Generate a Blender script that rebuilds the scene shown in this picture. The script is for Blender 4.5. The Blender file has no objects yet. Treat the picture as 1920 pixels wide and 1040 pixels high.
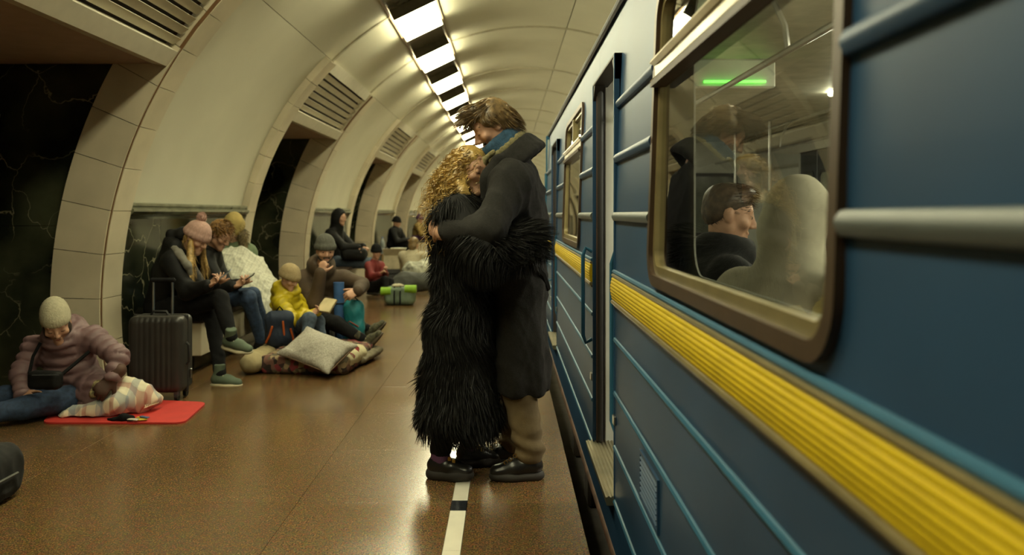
import bpy, bmesh, math, random
import numpy as np
from mathutils import Vector, Matrix

# ------------------------------------------------------------------ camera, world, exposure
FPX, VPX, VPY, CAMZ = 1550.0, 950.0, 400.0, 1.27
scene = bpy.context.scene
COL = scene.collection
cam_d = bpy.data.cameras.new('camera')
cam = bpy.data.objects.new('camera', cam_d)
COL.objects.link(cam)
cam.location = (0, 0, CAMZ)
cam.rotation_euler = (math.pi / 2, 0, 0)
cam_d.sensor_width = 36.0
cam_d.lens = FPX / 1920 * 36
cam_d.shift_x = (960 - VPX) / 1920
cam_d.shift_y = -(520 - VPY) / 1920
cam_d.clip_start = 0.02
cam_d.clip_end = 300
cam_d.dof.use_dof = True
cam_d.dof.focus_distance = 3.95
cam_d.dof.aperture_fstop = 2.5
scene.camera = cam
world = bpy.data.worlds.new('world')
scene.world = world
world.use_nodes = True
world.node_tree.nodes['Background'].inputs[0].default_value = (0.02, 0.02, 0.015, 1)
world.node_tree.nodes['Background'].inputs[1].default_value = 0.3
scene.view_settings.view_transform = 'Standard'
scene.view_settings.look = 'None'
scene.view_settings.exposure = 0.35
scene.view_settings.gamma = 1.0
scene.view_settings.use_curve_mapping = False
scene.cycles.use_denoising = True
scene.cycles.max_bounces = 8
scene.cycles.diffuse_bounces = 4
scene.cycles.glossy_bounces = 4
scene.cycles.transparent_max_bounces = 16
scene.cycles.sample_clamp_indirect = 6.0
scene.cycles.caustics_reflective = False
scene.cycles.caustics_refractive = False
LAMP_POWER = 27.0            # vault lamps (emission strength)
LAMP_COLOR = (1.0, 0.95, 0.60)
CAR_FILL_POWER = 50.0         # added fill panels inside the metro car

rng = np.random.default_rng(7)
random.seed(7)


def P(px, py, Y):
    """world point seen at photo pixel (px, py) when it stands Y metres down the platform"""
    return np.array([(px - VPX) * Y / FPX, Y, CAMZ - (py - VPY) * Y / FPX])


def V3(*a):
    return np.array(a, dtype=float)


def nrm(v):
    v = np.asarray(v, dtype=float)
    return v / (np.linalg.norm(v) + 1e-12)


def lin(hexs):
    hexs = hexs.lstrip('#')
    c = [int(hexs[i:i + 2], 16) / 255 for i in (0, 2, 4)]
    return tuple(x / 12.92 if x <= 0.04045 else ((x + 0.055) / 1.055) ** 2.4 for x in c)


# ------------------------------------------------------------------ materials
MATS = {}


def mat(name, color, rough=0.6, metal=0.0, var=0.12, scale=8.0, bump=0.0, bscale=60.0, coat=0.0,
        sheen=0.0, spec=0.5, color2=None, stretch=None, randv=0.0, detail=4.0):
    if name in MATS:
        return MATS[name]
    m = bpy.data.materials.new(name)
    m.use_nodes = True
    nt = m.node_tree
    b = nt.nodes['Principled BSDF']
    if isinstance(color, str):
        color = lin(color)
    c2 = lin(color2) if isinstance(color2, str) else color2
    if c2 is None:
        c2 = tuple(max(0, x * (1 - 2 * var)) for x in color)
        c1 = tuple(min(1, x * (1 + var)) for x in color)
    else:
        c1 = color
    tc = nt.nodes.new('ShaderNodeTexCoord')
    mp = nt.nodes.new('ShaderNodeMapping')
    nt.links.new(tc.outputs['Object'], mp.inputs[0])
    if stretch:
        mp.inputs['Scale'].default_value = stretch
    n = nt.nodes.new('ShaderNodeTexNoise')
    n.inputs['Scale'].default_value = scale
    n.inputs['Detail'].default_value = detail
    nt.links.new(mp.outputs[0], n.inputs['Vector'])
    r = nt.nodes.new('ShaderNodeValToRGB')
    r.color_ramp.elements[0].position = 0.3
    r.color_ramp.elements[1].position = 0.7
    r.color_ramp.elements[0].color = (*c2, 1)
    r.color_ramp.elements[1].color = (*c1, 1)
    nt.links.new(n.outputs['Fac'], r.inputs[0])
    out = r.outputs[0]
    if randv > 0:
        oi = nt.nodes.new('ShaderNodeObjectInfo')
        mr = nt.nodes.new('ShaderNodeMapRange')
        mr.inputs['To Min'].default_value = 1 - randv
        mr.inputs['To Max'].default_value = 1 + randv
        nt.links.new(oi.outputs['Random'], mr.inputs['Value'])
        hs = nt.nodes.new('ShaderNodeHueSaturation')
        nt.links.new(mr.outputs[0], hs.inputs['Value'])
        nt.links.new(out, hs.inputs['Color'])
        out = hs.outputs[0]
    nt.links.new(out, b.inputs['Base Color'])
    b.inputs['Roughness'].default_value = rough
    b.inputs['Metallic'].default_value = metal
    b.inputs['Coat Weight'].default_value = coat
    b.inputs['Coat Roughness'].default_value = 0.12
    b.inputs['Sheen Weight'].default_value = sheen
    b.inputs['Specular IOR Level'].default_value = spec
    if bump > 0:
        n2 = nt.nodes.new('ShaderNodeTexNoise')
        n2.inputs['Scale'].default_value = bscale
        n2.inputs['Detail'].default_value = 3
        nt.links.new(mp.outputs[0], n2.inputs['Vector'])
        bp = nt.nodes.new('ShaderNodeBump')
        bp.inputs['Strength'].default_value = bump
        bp.inputs['Distance'].default_value = 0.01
        nt.links.new(n2.outputs['Fac'], bp.inputs['Height'])
        nt.links.new(bp.outputs[0], b.inputs['Normal'])
    MATS[name] = m
    return m


def emit(name, color, power):
    if name in MATS:
        return MATS[name]
    m = bpy.data.materials.new(name)
    m.use_nodes = True
    b = m.node_tree.nodes['Principled BSDF']
    b.inputs['Base Color'].default_value = (0.8, 0.8, 0.75, 1)
    b.inputs['Emission Color'].default_value = (*color, 1)
    b.inputs['Emission Strength'].default_value = power
    MATS[name] = m
    return m


def granite():
    m = bpy.data.materials.new('polished_granite')
    m.use_nodes = True
    nt = m.node_tree
    b = nt.nodes['Principled BSDF']
    geo = nt.nodes.new('ShaderNodeNewGeometry')
    n1 = nt.nodes.new('ShaderNodeTexNoise'); n1.inputs['Scale'].default_value = 150; n1.inputs['Detail'].default_value = 3
    n2 = nt.nodes.new('ShaderNodeTexNoise'); n2.inputs['Scale'].default_value = 1.3; n2.inputs['Detail'].default_value = 5
    n3 = nt.nodes.new('ShaderNodeTexVoronoi'); n3.inputs['Scale'].default_value = 70
    for n in (n1, n2, n3):
        nt.links.new(geo.outputs['Position'], n.inputs['Vector'])
    r = nt.nodes.new('ShaderNodeValToRGB')
    e = r.color_ramp.elements
    e[0].position = 0.30; e[0].color = (0.060, 0.028, 0.012, 1)
    e[1].position = 0.68; e[1].color = (0.27, 0.172, 0.078, 1)
    k = e.new(0.5); k.color = (0.138, 0.078, 0.030, 1)
    nt.links.new(n1.outputs['Fac'], r.inputs[0])
    mx = nt.nodes.new('ShaderNodeMixRGB'); mx.blend_type = 'MULTIPLY'; mx.inputs[0].default_value = 0.35
    nt.links.new(r.outputs[0], mx.inputs[1])
    nt.links.new(n3.outputs['Color'], mx.inputs[2])
    hs = nt.nodes.new('ShaderNodeHueSaturation')
    oi = nt.nodes.new('ShaderNodeObjectInfo')
    mr = nt.nodes.new('ShaderNodeMapRange'); mr.inputs['To Min'].default_value = 0.9; mr.inputs['To Max'].default_value = 1.1
    nt.links.new(oi.outputs['Random'], mr.inputs['Value'])
    nt.links.new(mr.outputs[0], hs.inputs['Value'])
    nt.links.new(mx.outputs[0], hs.inputs['Color'])
    nt.links.new(hs.outputs[0], b.inputs['Base Color'])
    rr = nt.nodes.new('ShaderNodeMapRange')
    rr.inputs['From Min'].default_value = 0.3; rr.inputs['From Max'].default_value = 0.7
    rr.inputs['To Min'].default_value = 0.17; rr.inputs['To Max'].default_value = 0.26
    nt.links.new(n2.outputs['Fac'], rr.inputs['Value'])
    nt.links.new(rr.outputs[0], b.inputs['Roughness'])
    b.inputs['Specular IOR Level'].default_value = 0.6
    return m


def dark_marble():
    m = bpy.data.materials.new('dark_green_marble')
    m.use_nodes = True
    nt = m.node_tree
    b = nt.nodes['Principled BSDF']
    geo = nt.nodes.new('ShaderNodeNewGeometry')
    n0 = nt.nodes.new('ShaderNodeTexNoise'); n0.inputs['Scale'].default_value = 1.6; n0.inputs['Detail'].default_value = 6
    nt.links.new(geo.outputs['Position'], n0.inputs['Vector'])
    mx = nt.nodes.new('ShaderNodeMixRGB'); mx.blend_type = 'ADD'; mx.inputs[0].default_value = 0.9
    nt.links.new(geo.outputs['Position'], mx.inputs[1]); nt.links.new(n0.outputs['Color'], mx.inputs[2])
    w = nt.nodes.new('ShaderNodeTexVoronoi'); w.feature = 'DISTANCE_TO_EDGE'; w.inputs['Scale'].default_value = 2.6
    nt.links.new(mx.outputs[0], w.inputs['Vector'])
    r = nt.nodes.new('ShaderNodeValToRGB')
    e = r.color_ramp.elements
    e[0].position = 0.0; e[0].color = (0.24, 0.22, 0.14, 1)
    e[1].position = 0.018; e[1].color = (0.011, 0.014, 0.009, 1)
    nt.links.new(w.outputs['Distance'], r.inputs[0])
    r2 = nt.nodes.new('ShaderNodeValToRGB')
    r2.color_ramp.elements[0].position = 0.42; r2.color_ramp.elements[0].color = (0.008, 0.010, 0.007, 1)
    r2.color_ramp.elements[1].position = 0.72; r2.color_ramp.elements[1].color = (0.055, 0.06, 0.034, 1)
    nt.links.new(n0.outputs['Fac'], r2.inputs[0])
    # veins only here and there
    n4 = nt.nodes.new('ShaderNodeTexNoise'); n4.inputs['Scale'].default_value = 2.7
    nt.links.new(geo.outputs['Position'], n4.inputs['Vector'])
    r3 = nt.nodes.new('ShaderNodeValToRGB'); r3.color_ramp.elements[0].position = 0.40; r3.color_ramp.elements[1].position = 0.56
    nt.links.new(n4.outputs['Fac'], r3.inputs[0])
    m2 = nt.nodes.new('ShaderNodeMixRGB'); m2.blend_type = 'MIX'
    nt.links.new(r3.outputs[0], m2.inputs[0]); nt.links.new(r2.outputs[0], m2.inputs[1])
    m3 = nt.nodes.new('ShaderNodeMixRGB'); m3.blend_type = 'LIGHTEN'; m3.inputs[0].default_value = 1
    nt.links.new(r.outputs[0], m3.inputs[1]); nt.links.new(r2.outputs[0], m3.inputs[2])
    nt.links.new(m3.outputs[0], m2.inputs[2])
    nt.links.new(m2.outputs[0], b.inputs['Base Color'])
    b.inputs['Roughness'].default_value = 0.16
    return m


def glass_mat():
    m = bpy.data.materials.new('window_glass')
    m.use_nodes = True
    nt = m.node_tree
    nt.nodes.remove(nt.nodes['Principled BSDF'])
    out = nt.nodes['Material Output']
    t = nt.nodes.new('ShaderNodeBsdfTransparent'); t.inputs[0].default_value = (0.80, 0.83, 0.72, 1)
    g = nt.nodes.new('ShaderNodeBsdfGlossy'); g.inputs['Roughness'].default_value = 0.015; g.inputs[0].default_value = (0.95, 0.95, 0.9, 1)
    f = nt.nodes.new('ShaderNodeFresnel'); f.inputs[0].default_value = 1.52
    mu = nt.nodes.new('ShaderNodeMath'); mu.operation = 'MULTIPLY'; mu.inputs[1].default_value = 1.0; mu.use_clamp = True
    mx = nt.nodes.new('ShaderNodeMixShader')
    nt.links.new(f.outputs[0], mu.inputs[0]); nt.links.new(mu.outputs[0], mx.inputs[0])
    nt.links.new(t.outputs[0], mx.inputs[1]); nt.links.new(g.outputs[0], mx.inputs[2])
    nt.links.new(mx.outputs[0], out.inputs[0])
    return m


def pattern_mat(name, kind, cols, scale=1.0, rough=0.9):
    """woven checks / florals: colour only"""
    m = bpy.data.materials.new(name)
    m.use_nodes = True
    nt = m.node_tree
    b = nt.nodes['Principled BSDF']
    tc = nt.nodes.new('ShaderNodeTexCoord')
    b.inputs['Roughness'].default_value = rough
    cols = [lin(c) for c in cols]
    if kind == 'check':
        prev = None
        sep = nt.nodes.new('ShaderNodeSeparateXYZ')
        nt.links.new(tc.outputs['Object'], sep.inputs[0])
        base = nt.nodes.new('ShaderNodeRGB'); base.outputs[0].default_value = (*cols[0], 1)
        prev = base.outputs[0]
        for i, (ax, per, wd, c, off) in enumerate((('X', .17, .16, cols[1], .0), ('Y', .17, .16, cols[1], .2), ('X', .17, .22, cols[2], .5), ('Y', .17, .22, cols[2], .65))):
            a = nt.nodes.new('ShaderNodeMath'); a.operation = 'MULTIPLY_ADD'; a.inputs[1].default_value = scale / per; a.inputs[2].default_value = off
            nt.links.new(sep.outputs[ax], a.inputs[0])
            fr = nt.nodes.new('ShaderNodeMath'); fr.operation = 'FRACT'; nt.links.new(a.outputs[0], fr.inputs[0])
            lt = nt.nodes.new('ShaderNodeMath'); lt.operation = 'LESS_THAN'; lt.inputs[1].default_value = wd; nt.links.new(fr.outputs[0], lt.inputs[0])
            hf = nt.nodes.new('ShaderNodeMath'); hf.operation = 'MULTIPLY'; hf.inputs[1].default_value = .5; nt.links.new(lt.outputs[0], hf.inputs[0])
            mx = nt.nodes.new('ShaderNodeMixRGB'); nt.links.new(hf.outputs[0], mx.inputs[0]); nt.links.new(prev, mx.inputs[1]); mx.inputs[2].default_value = (*c, 1)
            prev = mx.outputs[0]
        nt.links.new(prev, b.inputs['Base Color'])
    else:
        v = nt.nodes.new('ShaderNodeTexVoronoi'); v.inputs['Scale'].default_value = scale
        nt.links.new(tc.outputs['Object'], v.inputs['Vector'])
        sp = nt.nodes.new('ShaderNodeSeparateXYZ'); nt.links.new(v.outputs['Color'], sp.inputs[0])
        r = nt.nodes.new('ShaderNodeValToRGB'); r.color_ramp.interpolation = 'CONSTANT'
        while len(r.color_ramp.elements) < len(cols):
            r.color_ramp.elements.new(0.5)
        for i, c in enumerate(cols):
            r.color_ramp.elements[i].position = i / len(cols); r.color_ramp.elements[i].color = (*c, 1)
        nt.links.new(sp.outputs[0], r.inputs[0])
        nt.links.new(r.outputs[0], b.inputs['Base Color'])
    MATS[name] = m
    return m


GRANITE = granite()
MARBLE = dark_marble()
GLASS = glass_mat()
PLASTER = mat('vault_plaster', (0.64, 0.61, 0.475), 0.55, var=0.035, scale=1.2, bump=0.08, bscale=35)
TILE = mat('cream_marble_tile', (0.60, 0.53, 0.385), 0.32, var=0.07, scale=3.0, randv=0.06)
CORE = mat('grout_brown', (0.16, 0.085, 0.03), 0.8)
BRONZE = mat('moulding_marble', (0.16, 0.16, 0.105), 0.12, var=0.2, scale=6)
DARKM = mat('dark_backing', (0.075, 0.05, 0.035), 0.7)
SOFFIT = mat('soffit_plaster', (0.34, 0.25, 0.19), 0.8, var=0.04)  # browner, darker tone carries the shade of the underside
SLATM = mat('vent_slat_paint', (0.60, 0.56, 0.44), 0.5, var=0.04)
BLUE = mat('train_blue_paint', (0.017, 0.050, 0.105), 0.42, var=0.07, scale=2.5, spec=0.22)
BLUE2 = mat('train_rib_blue', (0.022, 0.098, 0.17), 0.5, var=0.05, spec=0.25)
PALER = mat('pale_rib_paint', (0.075, 0.088, 0.085), 0.45, var=0.05)
YELLOW = mat('train_yellow_band', (0.50, 0.355, 0.004), 0.55, spec=0.22, var=0.08, scale=6, stretch=(8, 1, 8))
CHROME = mat('chrome_trim', (0.62, 0.60, 0.52), 0.2, metal=1.0, var=0.05)
BRASS = mat('bronze_frame', (0.062, 0.036, 0.018), 0.42, metal=0.3, var=0.12)
OLIVE = mat('olive_trim', (0.20, 0.16, 0.07), 0.35, metal=0.3)
RUBBER = mat('black_rubber', (0.010, 0.009, 0.008), 0.55)
RUBBER_BROWN = mat('brown_rubber', (0.05, 0.028, 0.018), 0.5)
WHITEP = mat('saloon_lining', (0.52, 0.53, 0.47), 0.4, var=0.03)
GREYD = mat('dark_grey_plastic', (0.05, 0.052, 0.055), 0.45)
STEEL = mat('steel', (0.5, 0.5, 0.47), 0.28, metal=1.0)
ALU = mat('sill_aluminium', (0.42, 0.38, 0.25), 0.35, metal=0.9, var=0.1)
SEAT = mat('seat_vinyl', (0.10, 0.045, 0.02), 0.45)
STRIPE = mat('white_stripe_tile', (0.72, 0.68, 0.56), 0.35, var=0.05, randv=0.05)

# ------------------------------------------------------------------ mesh helpers
ORG = {}


def org(o):
    return ORG.get(o.name, np.zeros(3)) if o is not None else np.zeros(3)


def tag(o, label=None, cat=None, group=None, kind=None):
    if label: o['label'] = label
    if cat: o['category'] = cat
    if group: o['group'] = group
    if kind: o['kind'] = kind
    return o


def root(name, loc, label, cat=None, group=None, kind=None):
    o = bpy.data.objects.new(name, None)
    o.empty_display_size = 0.1
    o.location = loc
    COL.objects.link(o)
    ORG[o.name] = np.array(loc, dtype=float)
    return tag(o, label, cat, group, kind)


def build(name, V, F, m, parent=None, smooth=False, at=None):
    """V in world coordinates; at = origin of a top-level mesh"""
    V = np.asarray(V, dtype=np.float32)
    o0 = org(parent) if parent is not None else (np.array(at, dtype=float) if at is not None else np.zeros(3))
    me = bpy.data.meshes.new(name)
    if isinstance(F, np.ndarray):
        n, k = F.shape
        me.vertices.add(len(V)); me.vertices.foreach_set('co', (V - o0).astype(np.float32).ravel())
        me.loops.add(n * k); me.loops.foreach_set('vertex_index', F.astype(np.int32).ravel())
        me.polygons.add(n)
        me.polygons.foreach_set('loop_start', np.arange(0, n * k, k, dtype=np.int32))
        me.polygons.foreach_set('loop_total', np.full(n, k, dtype=np.int32))
        me.update(calc_edges=True)
    else:
        me.from_pydata([tuple(v) for v in (V - o0)], [], F)
        me.update()
    if smooth:
        me.polygons.foreach_set('use_smooth', np.ones(len(me.polygons), dtype=bool))
    me.materials.append(m)
    return place(name, me, parent, o0)


def place(name, me, parent=None, o0=None):
    o = bpy.data.objects.new(name, me)
    COL.objects.link(o)
    if parent is not None:
        o.parent = parent
        ORG[o.name] = org(parent)
    else:
        o.location = o0 if o0 is not None else (0, 0, 0)
        ORG[o.name] = np.array(o.location, dtype=float)
    return o


class MB:
    def __init__(self):
        self.V = []; self.F = []

    def add(self, V, F):
        n = len(self.V)
        self.V += [tuple(map(float, v)) for v in V]
        self.F += [tuple(i + n for i in f) for f in F]
        return self

    def box(self, lo, hi, bev=0.0, R=None, c=None):
        lo = np.array(lo, float); hi = np.array(hi, float)
        ctr = (lo + hi) / 2; h = (hi - lo) / 2
        bev = min(bev, h.min() * 0.9)
        if bev <= 0:
            V = [ctr + h * np.array(s) for s in ((-1, -1, -1), (1, -1, -1), (1, 1, -1), (-1, 1, -1), (-1, -1, 1), (1, -1, 1), (1, 1, 1), (-1, 1, 1))]
            F = [(3, 2, 1, 0), (4, 5, 6, 7), (0, 1, 5, 4), (1, 2, 6, 5), (2, 3, 7, 6), (3, 0, 4, 7)]
        else:
            V = []; idx = {}
            for sx in (-1, 1):
                for sy in (-1, 1):
                    for sz in (-1, 1):
                        s = np.array((sx, sy, sz), float)
                        for ax in range(3):
                            p = ctr + s * h
                            for k in range(3):
                                if k != ax: p[k] -= s[k] * bev
                            idx[(sx, sy, sz, ax)] = len(V); V.append(p)
            F = []
            for ax in range(3):
                a, b = [(1, 2), (2, 0), (0, 1)][ax]
                for sg in (-1, 1):
                    q = []
                    for (u, v) in ((-1, -1), (1, -1), (1, 1), (-1, 1)):
                        s = [0, 0, 0]; s[ax] = sg; s[a] = u; s[b] = v
                        q.append(idx[(*s, ax)])
                    F.append(tuple(q if sg > 0 else q[::-1]))
                for u in (-1, 1):
                    for v in (-1, 1):
                        s0 = [0, 0, 0]; s1 = [0, 0, 0]
                        s0[ax] = -1; s1[ax] = 1; s0[a] = s1[a] = u; s0[b] = s1[b] = v
                        q = (idx[(*s0, a)], idx[(*s1, a)], idx[(*s1, b)], idx[(*s0, b)])
                        F.append(q if u * v < 0 else q[::-1])
            for sx in (-1, 1):
                for sy in (-1, 1):
                    for sz in (-1, 1):
                        q = tuple(idx[(sx, sy, sz, k)] for k in range(3))
                        F.append(q if sx * sy * sz > 0 else q[::-1])
        if R is not None:
            cc = np.array(c if c is not None else ctr, float)
            V = [cc + R @ (np.array(v) - cc) for v in V]
        return self.add(V, F)

    def tube(self, pts, r, n=8, closed=False, cap=True):
        pts = [np.array(p, float) for p in pts]
        m = len(pts)
        rs = r if hasattr(r, '__len__') else [r] * m
        V = []; F = []
        prev = None
        for i in range(m):
            if closed:
                t = nrm(pts[(i + 1) % m] - pts[i - 1])
            else:
                t = nrm(pts[min(i + 1, m - 1)] - pts[max(i - 1, 0)])
            if prev is None:
                ref = V3(0, 0, 1) if abs(t[2]) < 0.9 else V3(1, 0, 0)
                u = nrm(np.cross(t, ref))
            else:
                u = nrm(prev - t * np.dot(prev, t))
            prev = u
            w = np.cross(t, u)
            for k in range(n):
                a = 2 * math.pi * k / n
                V.append(pts[i] + rs[i] * (math.cos(a) * u + math.sin(a) * w))
        for i in range(m if closed else m - 1):
            j = (i + 1) % m
            for k in range(n):
                l = (k + 1) % n
                F.append((i * n + k, i * n + l, j * n + l, j * n + k))
        if cap and not closed:
            F.append(tuple(range(n))[::-1]); F.append(tuple((m - 1) * n + k for k in range(n)))
        return self.add(V, F)

    def prism(self, poly, axis, a, b):
        """poly: list of 2-D points; extruded along axis 'y' (poly = x,z), 'x' (poly = y,z) or 'z' (poly = x,y)"""
        n = len(poly)
        def pt(p, t):
            return {'y': (p[0], t, p[1]), 'x': (t, p[0], p[1]), 'z': (p[0], p[1], t)}[axis]
        V = [pt(p, a) for p in poly] + [pt(p, b) for p in poly]
        F = [(i, (i + 1) % n, n + (i + 1) % n, n + i) for i in range(n)]
        F += [tuple(range(n))[::-1], tuple(range(n, 2 * n))]
        return self.add(V, F)

    def out(self, name, m, parent=None, smooth=False, at=None):
        o = build(name, np.array(self.V), self.F, m, parent, smooth, at)
        bm = bmesh.new(); bm.from_mesh(o.data)
        bmesh.ops.recalc_face_normals(bm, faces=bm.faces)
        bm.to_mesh(o.data); bm.free()
        if smooth:
            try:
                o.data.set_sharp_from_angle(angle=math.radians(38))
            except Exception:
                pass
        return o


def copy_obj(o, loc, parent=None):
    c = o.copy()
    COL.objects.link(c)
    c.parent = parent
    c.location = loc
    ORG[c.name] = org(parent) if parent is not None else np.array(loc, float)
    return c
# ------------------------------------------------------------------ station hall
CX, CZ = 0.40, 0.57          # axis of the vault
RB, RP = 3.36, 3.44          # tile frames stand proud of the plaster
A0 = -math.asin(CZ / RB)
ATOP = math.radians(45.5)
PER, PYL = 6.05, 3.45
YMIN, YMAX = -6.2, 66.0
EDGE = 0.31                  # platform edge
ZSOF = 2.36


def vpt(R, a):
    return (CX - R * math.cos(a), CZ + R * math.sin(a))


def arc_piece(R0, R1, a0, a1, y0, y1, n=6):
    """curved slab of the vault between two radii"""
    mb = MB()
    poly = [vpt(R0, a0 + (a1 - a0) * i / n) for i in range(n + 1)] + [vpt(R1, a1 - (a1 - a0) * i / n) for i in range(n + 1)]
    V = []
    for y in (y0, y1):
        V += [(p[0], y, p[1]) for p in poly]
    k = len(poly)
    F = []
    for i in range(n):
        F.append((i, i + 1, k + i + 1, k + i))
        j = n + 1 + i
        F.append((j, j + 1, k + j + 1, k + j))
        F.append((i, k - 1 - i, k - 2 - i, i + 1))
        F.append((k + i, k + i + 1, k + k - 2 - i, k + k - 1 - i))
    F.append((0, k, 2 * k - 1, k - 1)); F.append((n, n + 1, k + n + 1, k + n))
    return mb.add(V, F)


# floor of polished granite slabs
floor = root('floor', (0, 0, 0), 'polished brown speckled granite platform floor', kind='structure')
MB().box((-7, YMIN, -0.16), (EDGE, YMAX, -0.012)).out('floor_bed', mat('floor_joint', (0.05, 0.032, 0.018), 0.5), floor)
XS = [-0.2425, -0.92, -1.6, -2.28, -2.96]
SX0, SX1 = -0.2425, -0.1725         # the white stripe
rowlen = 0.81
rows = [1.2 + i * rowlen for i in range(20)]
slab_mesh = {}
for ri, y in enumerate(rows):
    for ci in range(4):
        key = ci
        x1, x0 = XS[ci], XS[ci + 1]
        if key not in slab_mesh:
            o = MB().box((x0 + .0008, .0008, -.03), (x1 - .0008, rowlen - .0008, 0), .0006).out('granite_slab', GRANITE, floor)
            slab_mesh[key] = o; o.location = (0, y, 0)
        else:
            copy_obj(slab_mesh[key], (0, y, 0), floor)
    if 'e' not in slab_mesh:
        o = MB().box((SX1 + .0008, .0008, -.03), (EDGE, rowlen - .0008, 0), .001).out('granite_slab', GRANITE, floor)
        slab_mesh['e'] = o; o.location = (0, y, 0)
    else:
        copy_obj(slab_mesh['e'], (0, y, 0), floor)
ye = rows[-1] + rowlen
for (x0, x1, y0, y1) in ((-2.96, SX0, ye, YMAX), (SX1, EDGE, ye, YMAX), (-2.96, EDGE, YMIN, 1.2), (-7, -2.96, YMIN, YMAX)):
    MB().box((x0, y0, -.03), (x1, y1, -.0004)).out('granite_paving', GRANITE, floor)
MB().box((SX0, ye, -.03), (SX1, YMAX, -.0004)).out('stripe_paving', STRIPE, floor)
# white safety stripe with black tiles
BLACKT = mat('black_stripe_tile', (0.012, 0.014, 0.018), 0.25)
y = 1.2 + 0.03
cyc = [('b', .125), ('w', .42), ('w', .42), ('w', .42), ('w', .42)]
yy = 3.535 - 1.805 * 2; sm = {}
k = 0
while yy < ye:
    c, L = cyc[k % 5]
    if yy > 1.2:
        if (c, L) not in sm:
            o = MB().box((SX0 + .001, .001, -.03), (SX1 - .001, L - .001, .0005), .0006).out('stripe_tile', STRIPE if c == 'w' else BLACKT, floor)
            sm[(c, L)] = o; o.location = (0, yy, 0)
        else:
            copy_obj(sm[(c, L)], (0, yy, 0), floor)
    yy += L; k += 1

# track trench
tr = root('trackbed', (0, 0, 0), 'dark sunken track bed below the platform edge', kind='structure')
CONC = mat('sooty_concrete', (0.045, 0.037, 0.03), 0.85, var=0.25, scale=5)
MB().box((EDGE - .02, YMIN, -1.25), (4.6, YMAX, -1.1)).out('track_slab', CONC, tr)
MB().box((EDGE - .12, YMIN, -1.1), (EDGE - .02, YMAX, -.16)).out('platform_side', CONC, tr)
RAIL = mat('rail_steel', (0.18, 0.12, 0.08), 0.45, metal=.8)
for x in (1.0, 2.52):
    mb = MB()
    mb.prism([(x - .07, -1.1), (x + .07, -1.1), (x + .07, -1.08), (x + .012, -1.06), (x + .012, -.99), (x + .036, -.98), (x + .036, -.95), (x - .036, -.95), (x - .036, -.98), (x - .012, -.99), (x - .012, -1.06), (x - .07, -1.08)], 'y', YMIN, YMAX)
    mb.out('rail', RAIL, tr)

# ceiling: curved plaster panels with open joints
ceil = root('ceiling', (0, 0, 0), 'cream plaster barrel vault with ribs and joints over the platform', kind='structure')
arc_piece(RP + .035, RP + .12, math.radians(45.2), math.radians(206), YMIN, YMAX, 60).out('vault_backing', mat('dark_joint_plaster', (0.20, 0.17, 0.11), 0.8), ceil, True)  # darker plaster shell behind the open joints
edges = []
k = -1
while k * PER < YMAX:
    edges += [k * PER, k * PER + PYL]
    k += 1
edges = [e for e in edges if YMIN <= e <= YMAX]
cuts = [(45.5, 59.6), (69.0, 98), (98, 126), (126, 160), (160, 205)]
panel_cache = {}
for i in range(len(edges) - 1):
    y0, y1 = edges[i], edges[i + 1]
    L = round(y1 - y0, 3)
    for ci, (c0, c1) in enumerate(cuts):
        if (L, ci) not in panel_cache:
            o = arc_piece(RP, RP + .03, math.radians(c0) + .0016, math.radians(c1) - .0016, .007, L - .007, max(4, int((c1 - c0) / 3))).out('vault_panel', PLASTER, ceil, True)
            o.location = (0, y0, 0); panel_cache[(L, ci)] = o
        else:
            copy_obj(panel_cache[(L, ci)], (0, y0, 0), ceil)
# slim raised ribs over each joint
RIBM = mat('vault_rib', (0.47, 0.43, 0.31), 0.5)
rib_o = None
for y in edges:
    if rib_o is None:
        rib_o = arc_piece(RP - .016, RP + .02, math.radians(69.0), math.radians(200), -.028, .028, 40).out('vault_rib', RIBM, ceil, True)
        rib_l = arc_piece(RP - .016, RP + .02, math.radians(45.5), math.radians(59.6), -.028, .028, 6).out('vault_rib', RIBM, ceil, True)
        rib_o.location = (0, y, 0); rib_l.location = (0, y, 0)
    else:
        copy_obj(rib_o, (0, y, 0), ceil); copy_obj(rib_l, (0, y, 0), ceil)
ew = root('wall_end', (0, YMAX, 0), 'far end wall closing the platform tunnel', kind='structure')
MB().box((-7, YMAX, -1.2), (4.6, YMAX + .1, 4.4)).out('end_panel', PLASTER, ew)
bw = root('wall_back', (0, YMIN, 0), 'end wall of the platform tunnel behind the viewer', kind='structure')
MB().box((-7, YMIN - .1, -1.2), (4.6, YMIN, 4.4)).out('end_panel', PLASTER, bw)
pw = root('wall_left', (-6.6, 0, 0), 'dark marble wall at the back of the passages', kind='structure')
MB().box((-6.7, YMIN, -.05), (-6.6, YMAX, 2.5)).out('back_panel', MARBLE, pw)

# pillars (pylons) between the passages, with cream tile frames, dark marble dado and moulding
NT = 10
da = (ATOP - A0) / NT
tile_cache = {}


def tile_piece(kind, i, y, parent):
    key = (kind, i)
    if key not in tile_cache:
        a0 = A0 + i * da + .0007; a1 = A0 + (i + 1) * da - .0007
        if kind == 'face':
            mb = arc_piece(RB, RP + .02, a0, a1, .0068, .30, 3)
        elif kind == 'side':   # little return of the frame towards the plaster
            mb = arc_piece(RB + .004, RP + .02, a0, a1, -.30, -.006, 3)
        else:
            asof = math.asin((ZSOF - CZ) / (RB + .15))
            if a0 > asof: return None
            mb = arc_piece(RB + .011, RB + .37, a0, a1, -.022, .02, 3)
        o = mb.out('marble_tile', TILE, parent)
        o.location = (0, y, 0); tile_cache[key] = (o, org(parent).copy())
        return o
    o, og = tile_cache[key]
    return copy_obj(o, tuple(V3(0, y, 0) + og - org(parent)), parent)


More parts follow.
